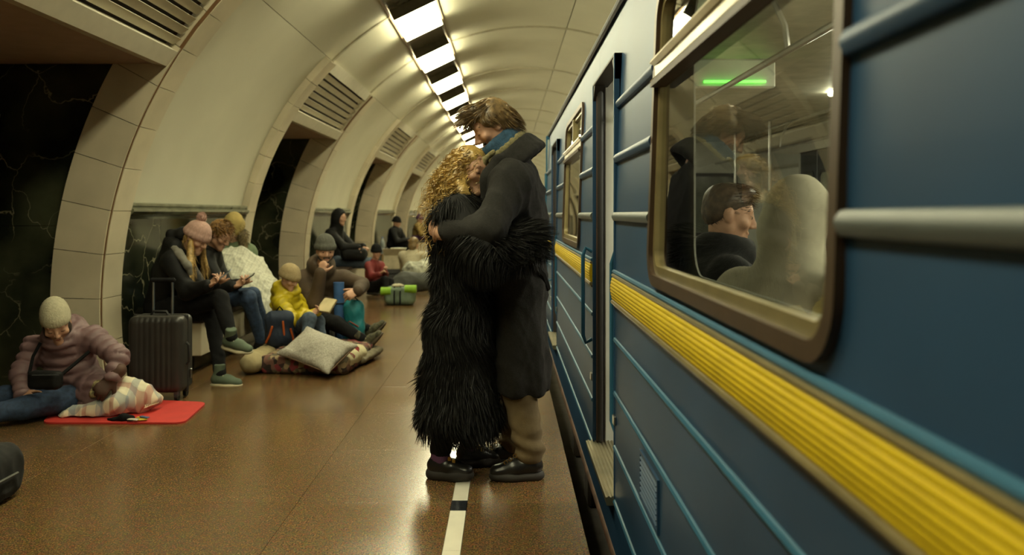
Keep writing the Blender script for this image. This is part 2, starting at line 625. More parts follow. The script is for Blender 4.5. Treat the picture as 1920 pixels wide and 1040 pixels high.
mould = [(-.02, 1.225), (.04, 1.225), (.05, 1.245), (.085, 1.262), (.105, 1.285), (.105, 1.302), (.075, 1.318), (.085, 1.332), (.085, 1.35), (.04, 1.358), (-.02, 1.358)]
slab_cache = {}
n_pyl = 10
PYLON_LABEL = ['pylon behind the suitcase and the bench with the two phone users', 'second pylon, behind the black hooded man on the bench',
               'third pylon, behind the far dark seated figure', 'fourth pylon, above the distant tan coat']
for k in range(0, n_pyl):
    yn = k * PER; yf = yn + PYL
    if k == 0:
        lab = 'cream pylon nearest the camera beside the first passage'
    elif k <= 4:
        lab = 'cream tiled ' + PYLON_LABEL[k - 1]
    else:
        lab = 'cream tiled pylon far down the platform, number %s along the row' % ['five', 'six', 'seven', 'eight', 'nine'][k - 5]
    pl = root('pillar', (-2.9, yn, 0), lab, kind='structure')
    # core, only its brown joints show
    mb = MB()
    poly = [vpt(RP + .025, A0 - .02 + (ATOP - A0 + .04) * i / 14) for i in range(15)] + [(-6.6, 3.0), (-6.6, -.02)]
    mb.prism(poly, 'y', yn + .021, yf - .021)
    mb.out('core', CORE, pl)
    # plaster
    a_m = math.asin((1.33 - CZ) / RP)
    arc_piece(RP, RP + .03, a_m, ATOP, yn + .302, yf - .302, 14).out('plaster_face', PLASTER, pl, True)
    for i in range(NT):
        if k > 5: break
        tile_piece('face', i, yn, pl)
        tile_piece('side', i, yf, pl)
        tile_piece('jamb', i, yn, pl)
    if k <= 5:
        arc_piece(RB + .006, RB + .03, A0, ATOP, yn - .004, yn + .0065, 14).out('corner_joint', mat('rusty_joint', (.14, .065, .02), .6), pl)
        arc_piece(RB + .010, RB + .03, A0, ATOP, yf - .006, yf + .008, 14).out('corner_joint', MATS['rusty_joint'], pl)
    if k > 5:
        arc_piece(RB, RP + .02, A0, ATOP, yn, yn + .3, 14).out('tile_frame', TILE, pl)
        arc_piece(RB, RP + .02, A0, ATOP, yf - .3, yf, 14).out('tile_frame', TILE, pl)
    # far jamb lining
    arc_piece(RB + .012, RB + .37, A0, math.asin((ZSOF - CZ) / (RB + .15)), yf - .02, yf + .02, 10).out('jamb_lining', TILE, pl)
    # dado slabs of dark marble
    nsl = 4; w = (PYL - .604) / nsl
    xf = CX - math.sqrt((RP + .0) ** 2 - .7 ** 2)
    for i in range(nsl):
        y0 = yn + .302 + i * w
        MB().box((xf - .06, y0 + .001, 0), (xf + .012, y0 + w - .001, 1.25), .002).out('marble_slab', MARBLE, pl)
    # moulding in two lengths
    for i in range(2):
        y0 = yn + .302 + i * (PYL - .604) / 2
        mbm = MB().prism([(xf + p[0], p[1]) for p in mould], 'y', y0 + .001, y0 + (PYL - .604) / 2 - .001)
        mbm.out('moulding', BRONZE, pl)
    # dark slabs on the passage sides
    for i in range(4):
        x1 = -3.36 - i * .8
        for j in range(2):
            z0 = j * 1.18
            if i == 0:
                pol = []
                for q in range(7):
                    zz = z0 + .0015 + (1.18 - .003) * q / 6
                    pol.append((CX - math.sqrt((RB + .14) ** 2 - (zz - CZ) ** 2), zz))
                pol += [(x1 - .7985, z0 + 1.1785), (x1 - .7985, z0 + .0015)]
                MB().prism(pol, 'y', yn - .004, yn + .02).out('marble_slab', MARBLE, pl)
                continue
            MB().box((x1 - .8 + .0015, yn - .004, z0 + .0015), (x1 - .0015, yn + .02, z0 + 1.18 - .0015), .002).out('marble_slab', MARBLE, pl)
    if k <= 3:
        MB().box((-6.6, yf - .02, 0), (-3.36, yf + .004, ZSOF)).out('marble_lining', MARBLE, pl)

# lintels with louvred vents over the passages
sl_cache = {}
for k in range(-1, n_pyl - 1):
    y0 = k * PER + PYL; y1 = (k + 1) * PER
    names = {-1: 'behind the viewer', 0: 'over the first passage at the upper left', 1: 'over the second passage', 2: 'over the third passage', 3: 'over the fourth passage'}
    lab = 'cream louvred vent lintel ' + names.get(k, 'far down the platform, passage %s' % ['five', 'six', 'seven', 'eight', 'nine'][max(0, k - 4)])
    ln = root('lintel', (-2.5, y0, ZSOF), lab, kind='structure')
    p0 = np.array(vpt(RP - .03, math.asin((ZSOF - CZ) / (RP - .03)))); p1 = np.array(vpt(RP - .01, ATOP))
    t = nrm(p1 - p0); nn = np.array([t[1], -t[0]]); LL = np.linalg.norm(p1 - p0)
    def quad(s0, s1, n0, n1, n0b=None, n1b=None):
        n0b = n0 if n0b is None else n0b; n1b = n1 if n1b is None else n1b
        return [tuple(p0 + t * s0 + nn * n0), tuple(p0 + t * s0 + nn * n1), tuple(p0 + t * s1 + nn * n1b), tuple(p0 + t * s1 + nn * n0b)]
    MB().prism([(-6.6, ZSOF + .001), (p0[0] - .04, ZSOF + .001), (p0[0] + .06, ZSOF + .12), (-6.6, ZSOF + .12)], 'y', y0 + .021, y1 - .021).out('soffit', SOFFIT, ln)
    MB().prism([(p0[0] - .075, ZSOF)] + [tuple(p0 + nn * .03), tuple(p0 + t * .13 + nn * .03), tuple(p0 + t * .13 - nn * .06)], 'y', y0 + .021, y1 - .021).out('fascia', SLATM, ln)
    MB().prism(quad(.10, LL, -.10, -.075), 'y', y0 + .021, y1 - .021).out('backing', DARKM, ln)
    ns = 6; s_a = .155; pitch = (LL - .12 - s_a) / ns
    for i in range(ns):
        s0 = s_a + i * pitch
        MB().prism(quad(s0, s0 + pitch * .73, -.055, -.03, -.03, -.004), 'y', y0 + .022, y1 - .022).out('slat', SLATM, ln)
    MB().prism(quad(LL - .12, LL + .02, -.06, .01), 'y', y0 + .021, y1 - .021).out('fascia', SLATM, ln)

# benches: cream slab on a dark plinth, along each pylon
BENCH_NAMES = ['under the two phone users beside the suitcase', 'under the black hooded man', 'under the far dark seated figure', 'under the distant tan coat']
for k in range(1, 5):
    y0 = k * PER + .50; y1 = k * PER + PYL - .42
    b = root('bench', (-2.65, (y0 + y1) / 2, 0), 'cream marble bench ' + BENCH_NAMES[k - 1], 'bench', 'benches along the pylons')
    MB().box((-2.86, y0 + .12, 0), (-2.52, y1 - .12, .14), .004).out('plinth', MARBLE, b)
    nb = 4; w = (y1 - y0) / nb
    for i in range(nb):
        MB().box((-2.86, y0 + i * w + .001, .14), (-2.42, y0 + (i + 1) * w - .001, .40), .006).out('front_block', TILE, b)
    MB().box((-2.86, y0 - .01, .40), (-2.40, y1 + .01, .44), .008).out('seat', mat('bench_wood', (0.05, 0.03, 0.018), .45), b)

# lamp strip in the vault: dark trough with bright diffusers
pL = np.array(vpt(RP, math.radians(59.6))); pR = np.array(vpt(RP, math.radians(69.0)))
tt = nrm(pR - pL); dn = np.array([tt[1], -tt[0]])      # dn points down into the hall
st = root('trim_1', (pL[0], 0, pL[1]), 'dark mirrored trough holding the ceiling lamps', kind='structure')
TROUGH = mat('trough_dark', (0.20, 0.18, 0.13), 0.25, metal=0.35)
MB().prism([tuple(pL - dn * .06), tuple(pL - dn * .02), tuple(pR - dn * .02), tuple(pR - dn * .06)], 'y', YMIN, YMAX).out('trough_back', TROUGH, st)
for q, s in ((pL, -1), (pR, 1)):
    MB().prism([tuple(q - tt * .012), tuple(q + tt * .012), tuple(q + tt * .012 + dn * .035), tuple(q - tt * .012 + dn * .035)], 'y', YMIN, YMAX).out('trough_edge', mat('trough_edge', (.32, .22, .14), .4), st)
DIFF = emit('lamp_diffuser', LAMP_COLOR, LAMP_POWER)
lamp0 = None
ORDN = 'first second third fourth fifth sixth seventh eighth ninth tenth eleventh twelfth thirteenth fourteenth fifteenth sixteenth seventeenth eighteenth nineteenth twentieth twenty-first twenty-second twenty-third twenty-fourth'.split()
for k in range(-5, 22):
    yc = 12.3 + 2.35 * k
    lab = ('white ceiling lamp panel, %s in the strip counting from the top of the picture' % ORDN[k + 1]) if k >= -1 else 'ceiling lamp panel overhead, above the picture, %s' % ('over the couple', 'over the red mat', 'over the near doorway', 'over the viewer')[-2 - k]
    ln = root('ceiling_lamp', (pL[0], yc, pL[1]), lab, 'lamp', 'row of ceiling lamps along the vault')
    if lamp0 is None:
        c = (pL + pR) / 2; hw = np.linalg.norm(pR - pL) / 2 - .02
        mb = MB().prism([tuple(c - tt * hw + dn * .01), tuple(c + tt * hw + dn * .01), tuple(c + tt * (hw - .015) + dn * .10), tuple(c - tt * (hw - .015) + dn * .10)], 'y', yc - .58, yc + .58)
        d = mb.out('diffuser', DIFF, ln)
        lamp0 = [d]
        for s in (-1, 1):
            lamp0.append(MB().prism([tuple(c - tt * hw - dn * .02), tuple(c + tt * hw - dn * .02), tuple(c + tt * hw + dn * .105), tuple(c - tt * hw + dn * .105)], 'y', yc + s * .585 - .006, yc + s * .585 + .006).out('end_cap', TROUGH, ln))
    else:
        for src in lamp0:
            copy_obj(src, (0, 0, 0), ln)
# ------------------------------------------------------------------ metro car
TX = 0.47                     # outer skin beside the platform
CAR_A, CAR_B = -2.6, 9.9
DOORS = [(-.54, .37), (3.59, 4.50), (7.72, 8.63)]
WINS = [(1.166, 2.68), (5.30, 6.81)]
ZSILL, ZDOOR, ZGUT, ZSKIRT = 0.03, 1.965, 2.20, -0.20
WZ0, WZ1, WR = 1.055, 1.985, 0.10
IN_X, FAR_X = 0.60, 3.05      # linings


def prof(z):
    return TX + max(0.0, z - 1.0) ** 1.6 * 0.033


car = root('metro_car', (1.76, 5, 0), 'blue metro car with a yellow stripe and open doors beside the platform', 'metro car')


def sheet(name, y0, y1, z0, z1, m, x_of=prof, th=.006, nz=None):
    nz = nz or max(1, int((z1 - z0) / .25))
    mb = MB(); V = []; F = []
    zs = [z0 + (z1 - z0) * i / nz for i in range(nz + 1)]
    pts = [(x_of(z), z) for z in zs] + [(x_of(z) + th, z) for z in reversed(zs)]
    mb.prism(pts, 'y', y0, y1)
    return mb.out(name, m, car, True)


def rrect(y0, y1, z0, z1, r, n=7):
    pts = []
    for (cy, cz, a0) in ((y1 - r, z1 - r, 0), (y0 + r, z1 - r, 90), (y0 + r, z0 + r, 180), (y1 - r, z0 + r, 270)):
        for i in range(n + 1):
            a = math.radians(a0 + 90 * i / n)
            pts.append((cy + r * math.cos(a), cz + r * math.sin(a)))
    return pts


def ring(name, outer, inner, xa, xb, m, parent, x_of=prof):
    """frame swept round a window: outer/inner loops with equal counts, from depth xa to xb relative to the skin"""
    n = len(outer); V = []; F = []
    for loop, dx in ((outer, xb), (outer, xa), (inner, xa), (inner, xb)):
        V += [(x_of(z) + dx, y, z) for (y, z) in loop]
    for q in range(4):
        p = (q + 1) % 4
        for i in range(n):
            j = (i + 1) % n
            F.append((q * n + i, q * n + j, p * n + j, p * n + i))
    return MB().add(V, F).out(name, m, parent, True)


def holed(name, y0, y1, z0, z1, hole, r, m, x_of, th=.006):
    """sheet with one rounded opening"""
    hy0, hy1, hz0, hz1 = hole
    mb = MB()
    def rect(a, b, c, d):
        nz = max(1, int((d - c) / .25))
        zs = [c + (d - c) * i / nz for i in range(nz + 1)]
        mb.prism([(x_of(z), z) for z in zs] + [(x_of(z) + th, z) for z in reversed(zs)], 'y', a, b)
    rect(y0, hy0, z0, z1); rect(hy1, y1, z0, z1); rect(hy0, hy1, z0, hz0); rect(hy0, hy1, hz1, z1)
    n = 6
    for (cy, cz, sy, sz) in ((hy1, hz1, 1, 1), (hy0, hz1, -1, 1), (hy0, hz0, -1, -1), (hy1, hz0, 1, -1)):
        arc = []
        for i in range(n + 1):
            a = math.pi / 2 * i / n
            arc.append((cy - sy * r + sy * r * math.cos(a), cz - sz * r + sz * r * math.sin(a)))
        poly = [(cy, cz)] + arc
        V = [(x_of(z), y, z) for (y, z) in poly] + [(x_of(z) + th, y, z) for (y, z) in poly]
        k = len(poly)
        F = []
        for i in range(1, k - 1):
            F.append((0, i, i + 1)); F.append((k, k + i + 1, k + i))
        for i in range(1, k - 1):
            F.append((i, i + 1, k + i + 1, k + i))
        mb.add(V, F)
    return mb.out(name, m, car, False)


bays = [(CAR_A, -.54), (.37, 3.59), (4.50, 7.72), (8.63, CAR_B)]
inner = lambda z: IN_X
for (b0, b1) in bays:
    w = [q for q in WINS if b0 < q[0] < b1]
    sheet('side_panel', b0, b1, ZSKIRT, .892, BLUE, nz=2)
    sheet('side_panel', b0, b1, 1.0, WZ0 - .03, BLUE, nz=1)
    sheet('side_panel', b0, b1, WZ1 + .02, ZGUT, BLUE, nz=2)
    sheet('side_panel', b0, b1, .892, 1.0, BLUE, nz=1)
    if w:
        holed('side_panel', b0, b1, WZ0 - .03, WZ1 + .02, (w[0][0], w[0][1], WZ0, WZ1), WR, BLUE, prof)
        holed('lining_panel', b0 + .03, b1 - .03, .05, 2.08, (w[0][0] + .03, w[0][1] - .03, WZ0 + .02, WZ1 - .02), WR, WHITEP, inner)
    else:
        sheet('side_panel', b0, b1, WZ0 - .03, WZ1 + .02, BLUE)
        sheet('lining_panel', b0 + .03, b1 - .03, .05, 2.08, WHITEP, x_of=inner, nz=1)
    # ribs pressed into the skin
    for z in (.02, .255, .49, .722):
        rb = .013
        MB().tube([(prof(z) + .003, b0 + .002, z), (prof(z) + .003, b1 - .002, z)], rb, 8).out('side_rib', BLUE2, car, True)
    for z in (1.256, 1.507, 1.745):
        segs = [(b0, b1)] if not w else [(b0, w[0][0] - .012), (w[0][1] + .012, b1)]
        for (s0, s1) in segs:
            x = prof(z)
            pr = [(x + .004, z - .021), (x - .012, z - .017), (x - .019, z - .003), (x - .019, z + .006), (x - .011, z + .018), (x + .004, z + .021)]
            MB().prism(pr, 'y', s0 + .004, s1 - .004).out('side_rib', PALER if z < 1.3 else BLUE, car, True)
    # yellow fluted band between two trims
    nb = 7; za, zb = .897, .995; pts = []
    for i in range(nb * 6 + 1):
        u = i / (nb * 6)
        z = za + (zb - za) * u
        pts.append((TX - .012 - .0022 * abs(math.sin(math.pi * u * nb)) - .008 * math.sin(math.pi * u), z))
    MB().prism(pts + [(TX + .002, zb), (TX + .002, za)], 'y', b0 + .003, b1 - .003).out('yellow_band', YELLOW, car, True)
    MB().tube([(TX - .004, b0 + .003, 1.018), (TX - .004, b1 - .003, 1.018)], .010, 8).out('band_trim', BLUE2, car, True)
    MB().tube([(TX - .010, b0 + .003, 1.003), (TX - .010, b1 - .003, 1.003)], .007, 8).out('band_trim', OLIVE, car, True)
    MB().tube([(TX - .010, b0 + .003, .888), (TX - .010, b1 - .003, .888)], .010, 8).out('band_trim', OLIVE, car, True)
    MB().tube([(TX - .004, b0 + .003, .874), (TX - .004, b1 - .003, .874)], .006, 8).out('band_trim', RUBBER_BROWN, car, True)

# windows (panes face the platform)
GSIGN = -1
for wi, (w0, w1) in enumerate(WINS):
    zb0, zb1 = 1.685, 1.765
    o1 = rrect(w0 - .012, w1 + .012, WZ0 - .012, WZ1 + .012, WR + .012); i1 = rrect(w0 + .022, w1 - .022, WZ0 + .022, WZ1 - .022, WR - .022)
    fr = ring('window_frame', o1, i1, -.016, .02, BRASS, car)
    o2 = rrect(w0 + .02, w1 - .02, WZ0 + .02, WZ1 - .02, WR - .02); i2 = rrect(w0 + .05, w1 - .05, WZ0 + .05, WZ1 - .05, WR - .05)
    ring('frame_lip', o2, i2, -.002, .03, OLIVE, fr)
    tag(fr, 'bronze window frame with rounded corners')
    # transom bar
    mb = MB()
    x = prof(zb0)
    mb.prism([(x - .022, zb0), (x - .026, zb0 + .012), (x - .012, zb0 + .02), (x - .012, zb1 - .02), (x - .028, zb1 - .012), (x - .022, zb1), (x + .03, zb1), (x + .03, zb0)], 'y', w0 + .015, w1 - .015)
    mb.out('transom_bar', mat('transom_metal', (.42, .36, .24), .28, metal=.7), fr, True)
    MB().prism([(x - .028, zb0 - .012), (x - .028, zb0 + .006), (x + .02, zb0 + .006), (x + .02, zb0 - .012)], 'y', w0 + .03, w1 - .03).out('seal', RUBBER_BROWN, fr)
    ym = (w0 + w1) / 2
    MB().box((prof(1.87) - .012, ym - .02, zb1), (prof(1.87) + .02, ym + .02, WZ1 - .03), .003).out('mullion', OLIVE, fr)
    g = MB(); 
    n_ = rrect(w0 + .03, w1 - .03, WZ0 + .03, zb0 + .01, .06)
    V = [(prof(z) + .012, y, z) for (y, z) in n_]
    build('glass_pane', V, [tuple(range(len(V)))[::GSIGN]], GLASS, fr)
    for (a, b) in ((w0 + .03, ym - .005), (ym + .005, w1 - .03)):
        V = [(prof(z) + .012, y, z) for (y, z) in rrect(a, b, zb1 - .01, WZ1 - .03, .05)]
        build('glass_pane', V, [tuple(range(len(V)))[::GSIGN]], GLASS, fr)

# doorways
for di, (d0, d1) in enumerate(DOORS):
    sheet('door_header', d0, d1, ZDOOR, ZGUT, BLUE, nz=1)
    sheet('door_apron', d0, d1, ZSKIRT, ZSILL, BLUE, nz=1)
    # dark rubber round the opening (corners cut)
    for (y, s) in ((d0, 1), (d1, -1)):
        mb = MB()
        mb.box((TX - .004, min(y, y + s * .022), ZSILL), (TX + .028, max(y, y + s * .022), ZDOOR), .003)
        fr = mb.out('door_frame', BLUE, car)
        MB().box((TX + .014, min(y + s * .0, y + s * .05), ZSILL), (TX + .052, max(y + s * .0, y + s * .05), ZDOOR - .005), .006).out('door_leaf', RUBBER_BROWN, car)
        MB().box((TX + .018, min(y + s * .045, y + s * .07), ZSILL + .01), (TX + .050, max(y + s * .045, y + s * .07), ZDOOR - .01), .012).out('door_seal', RUBBER, car)
        MB().box((TX + .062, min(y - s * .04, y + s * .015), ZSILL), (IN_X + .012, max(y - s * .04, y + s * .015), 2.05), .006).out('door_pillar', WHITEP, car)
        V = [(TX + .0, y, ZDOOR), (TX + .0, y + s * .11, ZDOOR), (TX + .0, y, ZDOOR - .11), (TX + .05, y, ZDOOR), (TX + .05, y + s * .11, ZDOOR), (TX + .05, y, ZDOOR - .11)]
        MB().add(V, [(0, 1, 2), (3, 5, 4), (0, 3, 4, 1), (1, 4, 5, 2), (2, 5, 3, 0)]).out('corner_gusset', RUBBER, car)
        # blue grab handle beside the opening
        yy = y - s * .05
        if s < 0:
            hp = [(TX - .0, yy, 1.06), (TX - .035, yy, 1.08), (TX - .05, yy, 1.04), (TX - .05, yy, .60), (TX - .035, yy, .56), (TX, yy, .58)]
        else:
            yy = y + .02
            hp = [(TX + .02, yy - .03, 1.09), (TX + .005, yy, 1.10), (TX - .008, yy + .02, 1.05), (TX - .008, yy + .02, .36), (TX + .005, yy, .32), (TX + .02, yy - .03, .33)]
        MB().tube(hp, .011, 8).out('grab_handle', BLUE2, car, True)
        MB().box((TX - .012, min(y, y - s * .05), .36), (TX + .0, max(y, y - s * .05), .40), .003).out('catch', STEEL, car)
    MB().box((TX - .003, d0, ZDOOR - .012), (TX + .08, d1, ZDOOR + .004), .003).out('door_seal', RUBBER, car)
    # ribbed metal sill
    mb = MB()
    pts = [(TX - .035, ZSILL - .03), (TX - .04, ZSILL + .006)]
    for i in range(9):
        x = TX - .032 + i * .018
        pts += [(x, ZSILL + .006), (x + .003, ZSILL + .011), (x + .009, ZSILL + .011), (x + .012, ZSILL + .006)]
    pts += [(TX + .135, ZSILL + .004), (TX + .135, ZSILL - .03)]
    mb.prism(pts, 'y', d0 + .005, d1 - .005); mb.out('door_sill', ALU, car)

# body: roof, gutter, floor, far side, ends
roof = [(prof(ZGUT), ZGUT)] + [(1.76 - 1.25 * math.cos(math.pi * i / 16), ZGUT + .42 * math.sin(math.pi * i / 16)) for i in range(1, 16)] + [(FAR_X + .12, ZGUT), (FAR_X + .1, ZGUT - .03)] + \
       [(1.76 + 1.23 * math.cos(math.pi * i / 16), ZGUT - .03 + .42 * math.sin(math.pi * i / 16)) for i in range(1, 16)] + [(prof(ZGUT) + .03, ZGUT - .02)]
MB().prism(roof, 'y', CAR_A, CAR_B).out('roof', mat('roof_grey', (.12, .14, .14), .5), car, True)
MB().tube([(prof(ZGUT) - .012, CAR_A, ZGUT + .005), (prof(ZGUT) - .012, CAR_B, ZGUT + .005)], .017, 8).out('gutter', GREYD, car, True)
MB().box((TX + .02, CAR_A, -.08), (FAR_X + .1, CAR_B, .03)).out('car_floor', mat('car_lino', (.11, .075, .05), .4), car)
MB().box((FAR_X + .1, CAR_A, -.2), (FAR_X + .12, CAR_B, ZGUT)).out('far_side_panel', BLUE, car)
# underframe and bogie seen in the gap
UND = mat('underframe_grime', (.035, .025, .018), .7, var=.3)
MB().box((.62, CAR_A, -.5), (2.9, CAR_B, -.2)).out('underframe', UND, car)
MB().tube([(.53, CAR_A, -.34), (.53, CAR_B, -.36)], .035, 10).out('air_pipe', mat('rusty_pipe', (.10, .05, .03), .6, var=.3), car, True)
for yb in (1.6, 2.7, 5.4, 6.5):
    MB().box((.52, yb - .12, -.62), (.66, yb + .12, -.26), .02).out('underframe_box', UND, car)
# end wall with gangway door and windows
EY = CAR_B
for (x0, x1, z0, z1) in ((TX + .02, 1.0, .03, 2.15), (1.0, 1.38, .03, 1.0), (1.0, 1.38, 1.75, 2.15), (2.12, 2.75, .03, 1.0), (2.12, 2.75, 1.75, 2.15), (2.75, FAR_X + .1, .03, 2.15), (1.38, 2.12, 1.95, 2.15)):
    MB().box((x0, EY - .02, z0), (x1, EY, z1)).out('end_panel', WHITEP, car)
MB().box((1.38, EY - .045, .05), (2.12, EY - .005, 1.95), .01).out('gangway_door', mat('saloon_door_grey', (.30, .31, .28), .4), car)
for (x0, x1, z0, z1) in ((1.0, 1.38, 1.0, 1.75), (2.12, 2.75, 1.0, 1.75), (1.52, 1.98, 1.0, 1.75)):
    pts = rrect(x0, x1, z0, z1, .06); pin = rrect(x0 + .04, x1 - .04, z0 + .04, z1 - .04, .05)
    n = len(pts); V = []
    for loop, yv in ((pts, EY - .02), (pts, EY - .06), (pin, EY - .06), (pin, EY - .02)):
        V += [(x, yv, z) for (x, z) in loop]
    F = []
    for q in range(4):
        p = (q + 1) % 4
        for i in range(n):
            F.append((q * n + i, q * n + (i + 1) % n, p * n + (i + 1) % n, p * n + i))
    ef = MB().add(V, F).out('end_window_frame', RUBBER, car, True)
    MB().box((x0 + .03, EY - .035, z0 + .03), (x1 - .03, EY - .03, z1 - .03)).out('pane', mat('dusky_glass', (.10, .11, .085), .08), ef)
MB().box((prof(1) - .0, EY - .02, ZSKIRT), (FAR_X + .1, EY + .02, .04)).out('buffer_beam', BLUE, car)
MB().tube([(TX + .005, EY + .05, 1.75), (TX + .005, EY + .05, .3)], .018, 8).out('corner_handrail', BLUE2, car, True)
MB().box((TX + .0, EY, ZSKIRT), (TX + .06, EY + .03, ZGUT), .008).out('corner_post', BLUE2, car)
# far side lining: doors and windows
for (b0, b1) in bays:
    w = [q for q in WINS if b0 < q[0] < b1]
    segs = [(b0, b1, .03, 1.0), (b0, b1, 1.72, 2.08)]
    if w: segs += [(b0, w[0][0], 1.0, 1.72), (w[0][1], b1, 1.0, 1.72)]
    else: segs = [(b0, b1, .03, 2.08)]
    for (y0, y1, z0, z1) in segs:
        MB().box((FAR_X, y0, z0), (FAR_X + .02, y1, z1)).out('lining_panel', WHITEP, car)
    if w:
        mb = MB(); pts = rrect(w[0][0] - .02, w[0][1] + .02, .98, 1.74, .09); pin = rrect(w[0][0] + .04, w[0][1] - .04, 1.04, 1.68, .06)
        fr = ring('saloon_window_frame', pts, pin, -.03, .03, RUBBER, car, lambda z: FAR_X)
        MB().box((FAR_X + .02, w[0][0], 1.0), (FAR_X + .025, w[0][1], 1.72)).out('pane', MATS['dusky_glass'], fr)
for (d0, d1) in DOORS:
    ym = (d0 + d1) / 2
    MB().box((FAR_X - .005, d0, 1.9), (FAR_X + .02, d1, 2.08)).out('lining_panel', WHITEP, car)
    for (a, b) in ((d0, ym - .005), (ym + .005, d1)):
        dl = MB().box((FAR_X + .02, a, .03), (FAR_X + .05, b, 1.9), .008).out('saloon_door_leaf', mat('dark_door', (.05, .055, .06), .35), car)
        fr = ring('door_window_frame', rrect(a + .06, b - .06, .95, 1.70, .07), rrect(a + .09, b - .09, .98, 1.67, .05), -.012, .01, GREYD, dl, lambda z: FAR_X + .02)
        V = [(FAR_X + .017, y, z) for (y, z) in rrect(a + .09, b - .09, .98, 1.67, .05)]
        build('pane', V, [tuple(range(len(V)))], mat('pale_glass', (.30, .31, .24), .1), dl)  # paler opaque pane than the other saloon windows
# saloon ceiling with slats, vent cowls
MB().box((TX + .06, CAR_A, 2.12), (FAR_X + .1, CAR_B, 2.15)).out('saloon_ceiling', mat('saloon_ceiling', (.46, .46, .38), .5), car)
for x in (.75, .83, .91, 2.62, 2.70, 2.78, 2.86):
    MB().box((x - .012, CAR_A, 2.095), (x + .012, CAR_B, 2.12)).out('ceiling_slat', mat('slat_grey', (.25, .25, .2), .5), car)
for (x, sx) in ((.80, 1), (2.85, -1)):
    pts = [(x - sx * .2, 2.12), (x - sx * .2, 1.98), (x, 2.08), (x, 2.12)]
    MB().prism(pts, 'y', CAR_A, CAR_B).out('cove_panel', WHITEP, car)
# handrails with brackets
for x in (1.02, 2.48):
    MB().tube([(x, CAR_A + .1, 1.86), (x, CAR_B - .1, 1.86)], .014, 8).out('handrail', STEEL, car, True)
    for y in np.arange(-1.5, 9.6, 1.5):
        s = -1 if x < 1.7 else 1
        MB().tube([(x, y, 1.86), (x + s * .01, y, 1.95), (x + s * .06, y, 2.06), (x + s * .12, y, 2.12)], .011, 6).out('rail_bracket', STEEL, car, True)
for (x, y) in ( (2.42, 3.45), (2.42, 4.62), (1.10, 7.6), (2.42, 7.6), (1.10, 8.75), (2.42, 8.75)):
    MB().tube([(x, y, .45), (x, y, 2.12)], .016, 8).out('pole', STEEL, car, True)
# sofas
for (x0, x1, s) in ((IN_X + .006, IN_X + .46, 1), (FAR_X - .46, FAR_X - .006, -1)):
    for (y0, y1) in ((.55, 3.40), (4.68, 7.54), (8.82, 9.75)):
        sf = MB().box((x0, y0, .40), (x1, y1, .48), .03).out('seat_cushion', SEAT, car)
        MB().box((x0 + (0 if s > 0 else .02), y0, .03), (x1 - (.05 if s > 0 else 0), y1, .40), .01).out('seat_box', mat('seat_box', (.16, .12, .07), .5), car)
        xb = (x0, x0 + .08) if s > 0 else (x1 - .08, x1)
        MB().box((xb[0], y0, .46), (xb[1], y1, .93), .03).out('seat_back', SEAT, car)
# fill panels added on the car ceiling to brighten the saloon
SL = emit('saloon_fill_glow', (1.0, .95, .74), CAR_FILL_POWER)
for y in (-.5, 1.0, 2.5, 4.0, 5.5):
    MB().box((2.25, y - .3, 2.09), (2.55, y + .3, 2.12), .01).out('saloon_fill', SL, car)
for y in (5.9, 7.4, 8.9):  # near-side panels added out of sight to light the far wall
    MB().box((.74, y - .35, 2.085), (.90, y + .35, 2.095), .003).out('saloon_fill', SL, car)
gl = MB().box((1.08, 4.52, 1.985), (1.42, 4.54, 1.999), .003).out('green_light_strip', emit('green_led', (.08, 1.0, .05), 2.5), car)
MB().box((1.02, 4.545, 1.96), (1.48, 4.60, 2.12), .01).out('sign_box', WHITEP, car)
# louvred vent in the skirt
vy0, vy1, vz0, vz1 = 2.54, 2.88, .28, .45
vent = ring('skirt_vent', [(vy1, vz1), (vy0, vz1), (vy0, vz0), (vy1, vz0)], [(vy1 - .012, vz1 - .012), (vy0 + .012, vz1 - .012), (vy0 + .012, vz0 + .012), (vy1 - .012, vz0 + .012)], -.008, .002, BLUE, car)
for i in range(8):
    z = vz0 + .018 + i * .0175
    MB().prism([(TX, z), (TX - .010, z + .004), (TX - .010, z + .006), (TX, z + .013)], 'y', vy0 + .014, vy1 - .014).out('louvre', BLUE, vent)
# ------------------------------------------------------------------ smooth-blend surface modeller (distance field -> mesh)
def frame(fwd, up):
    """columns: right, forward, up"""
    f = nrm(fwd); u = np.asarray(up, float); u = nrm(u - f * np.dot(u, f)); r = np.cross(f, u)
    return np.stack([r, f, u], axis=1)


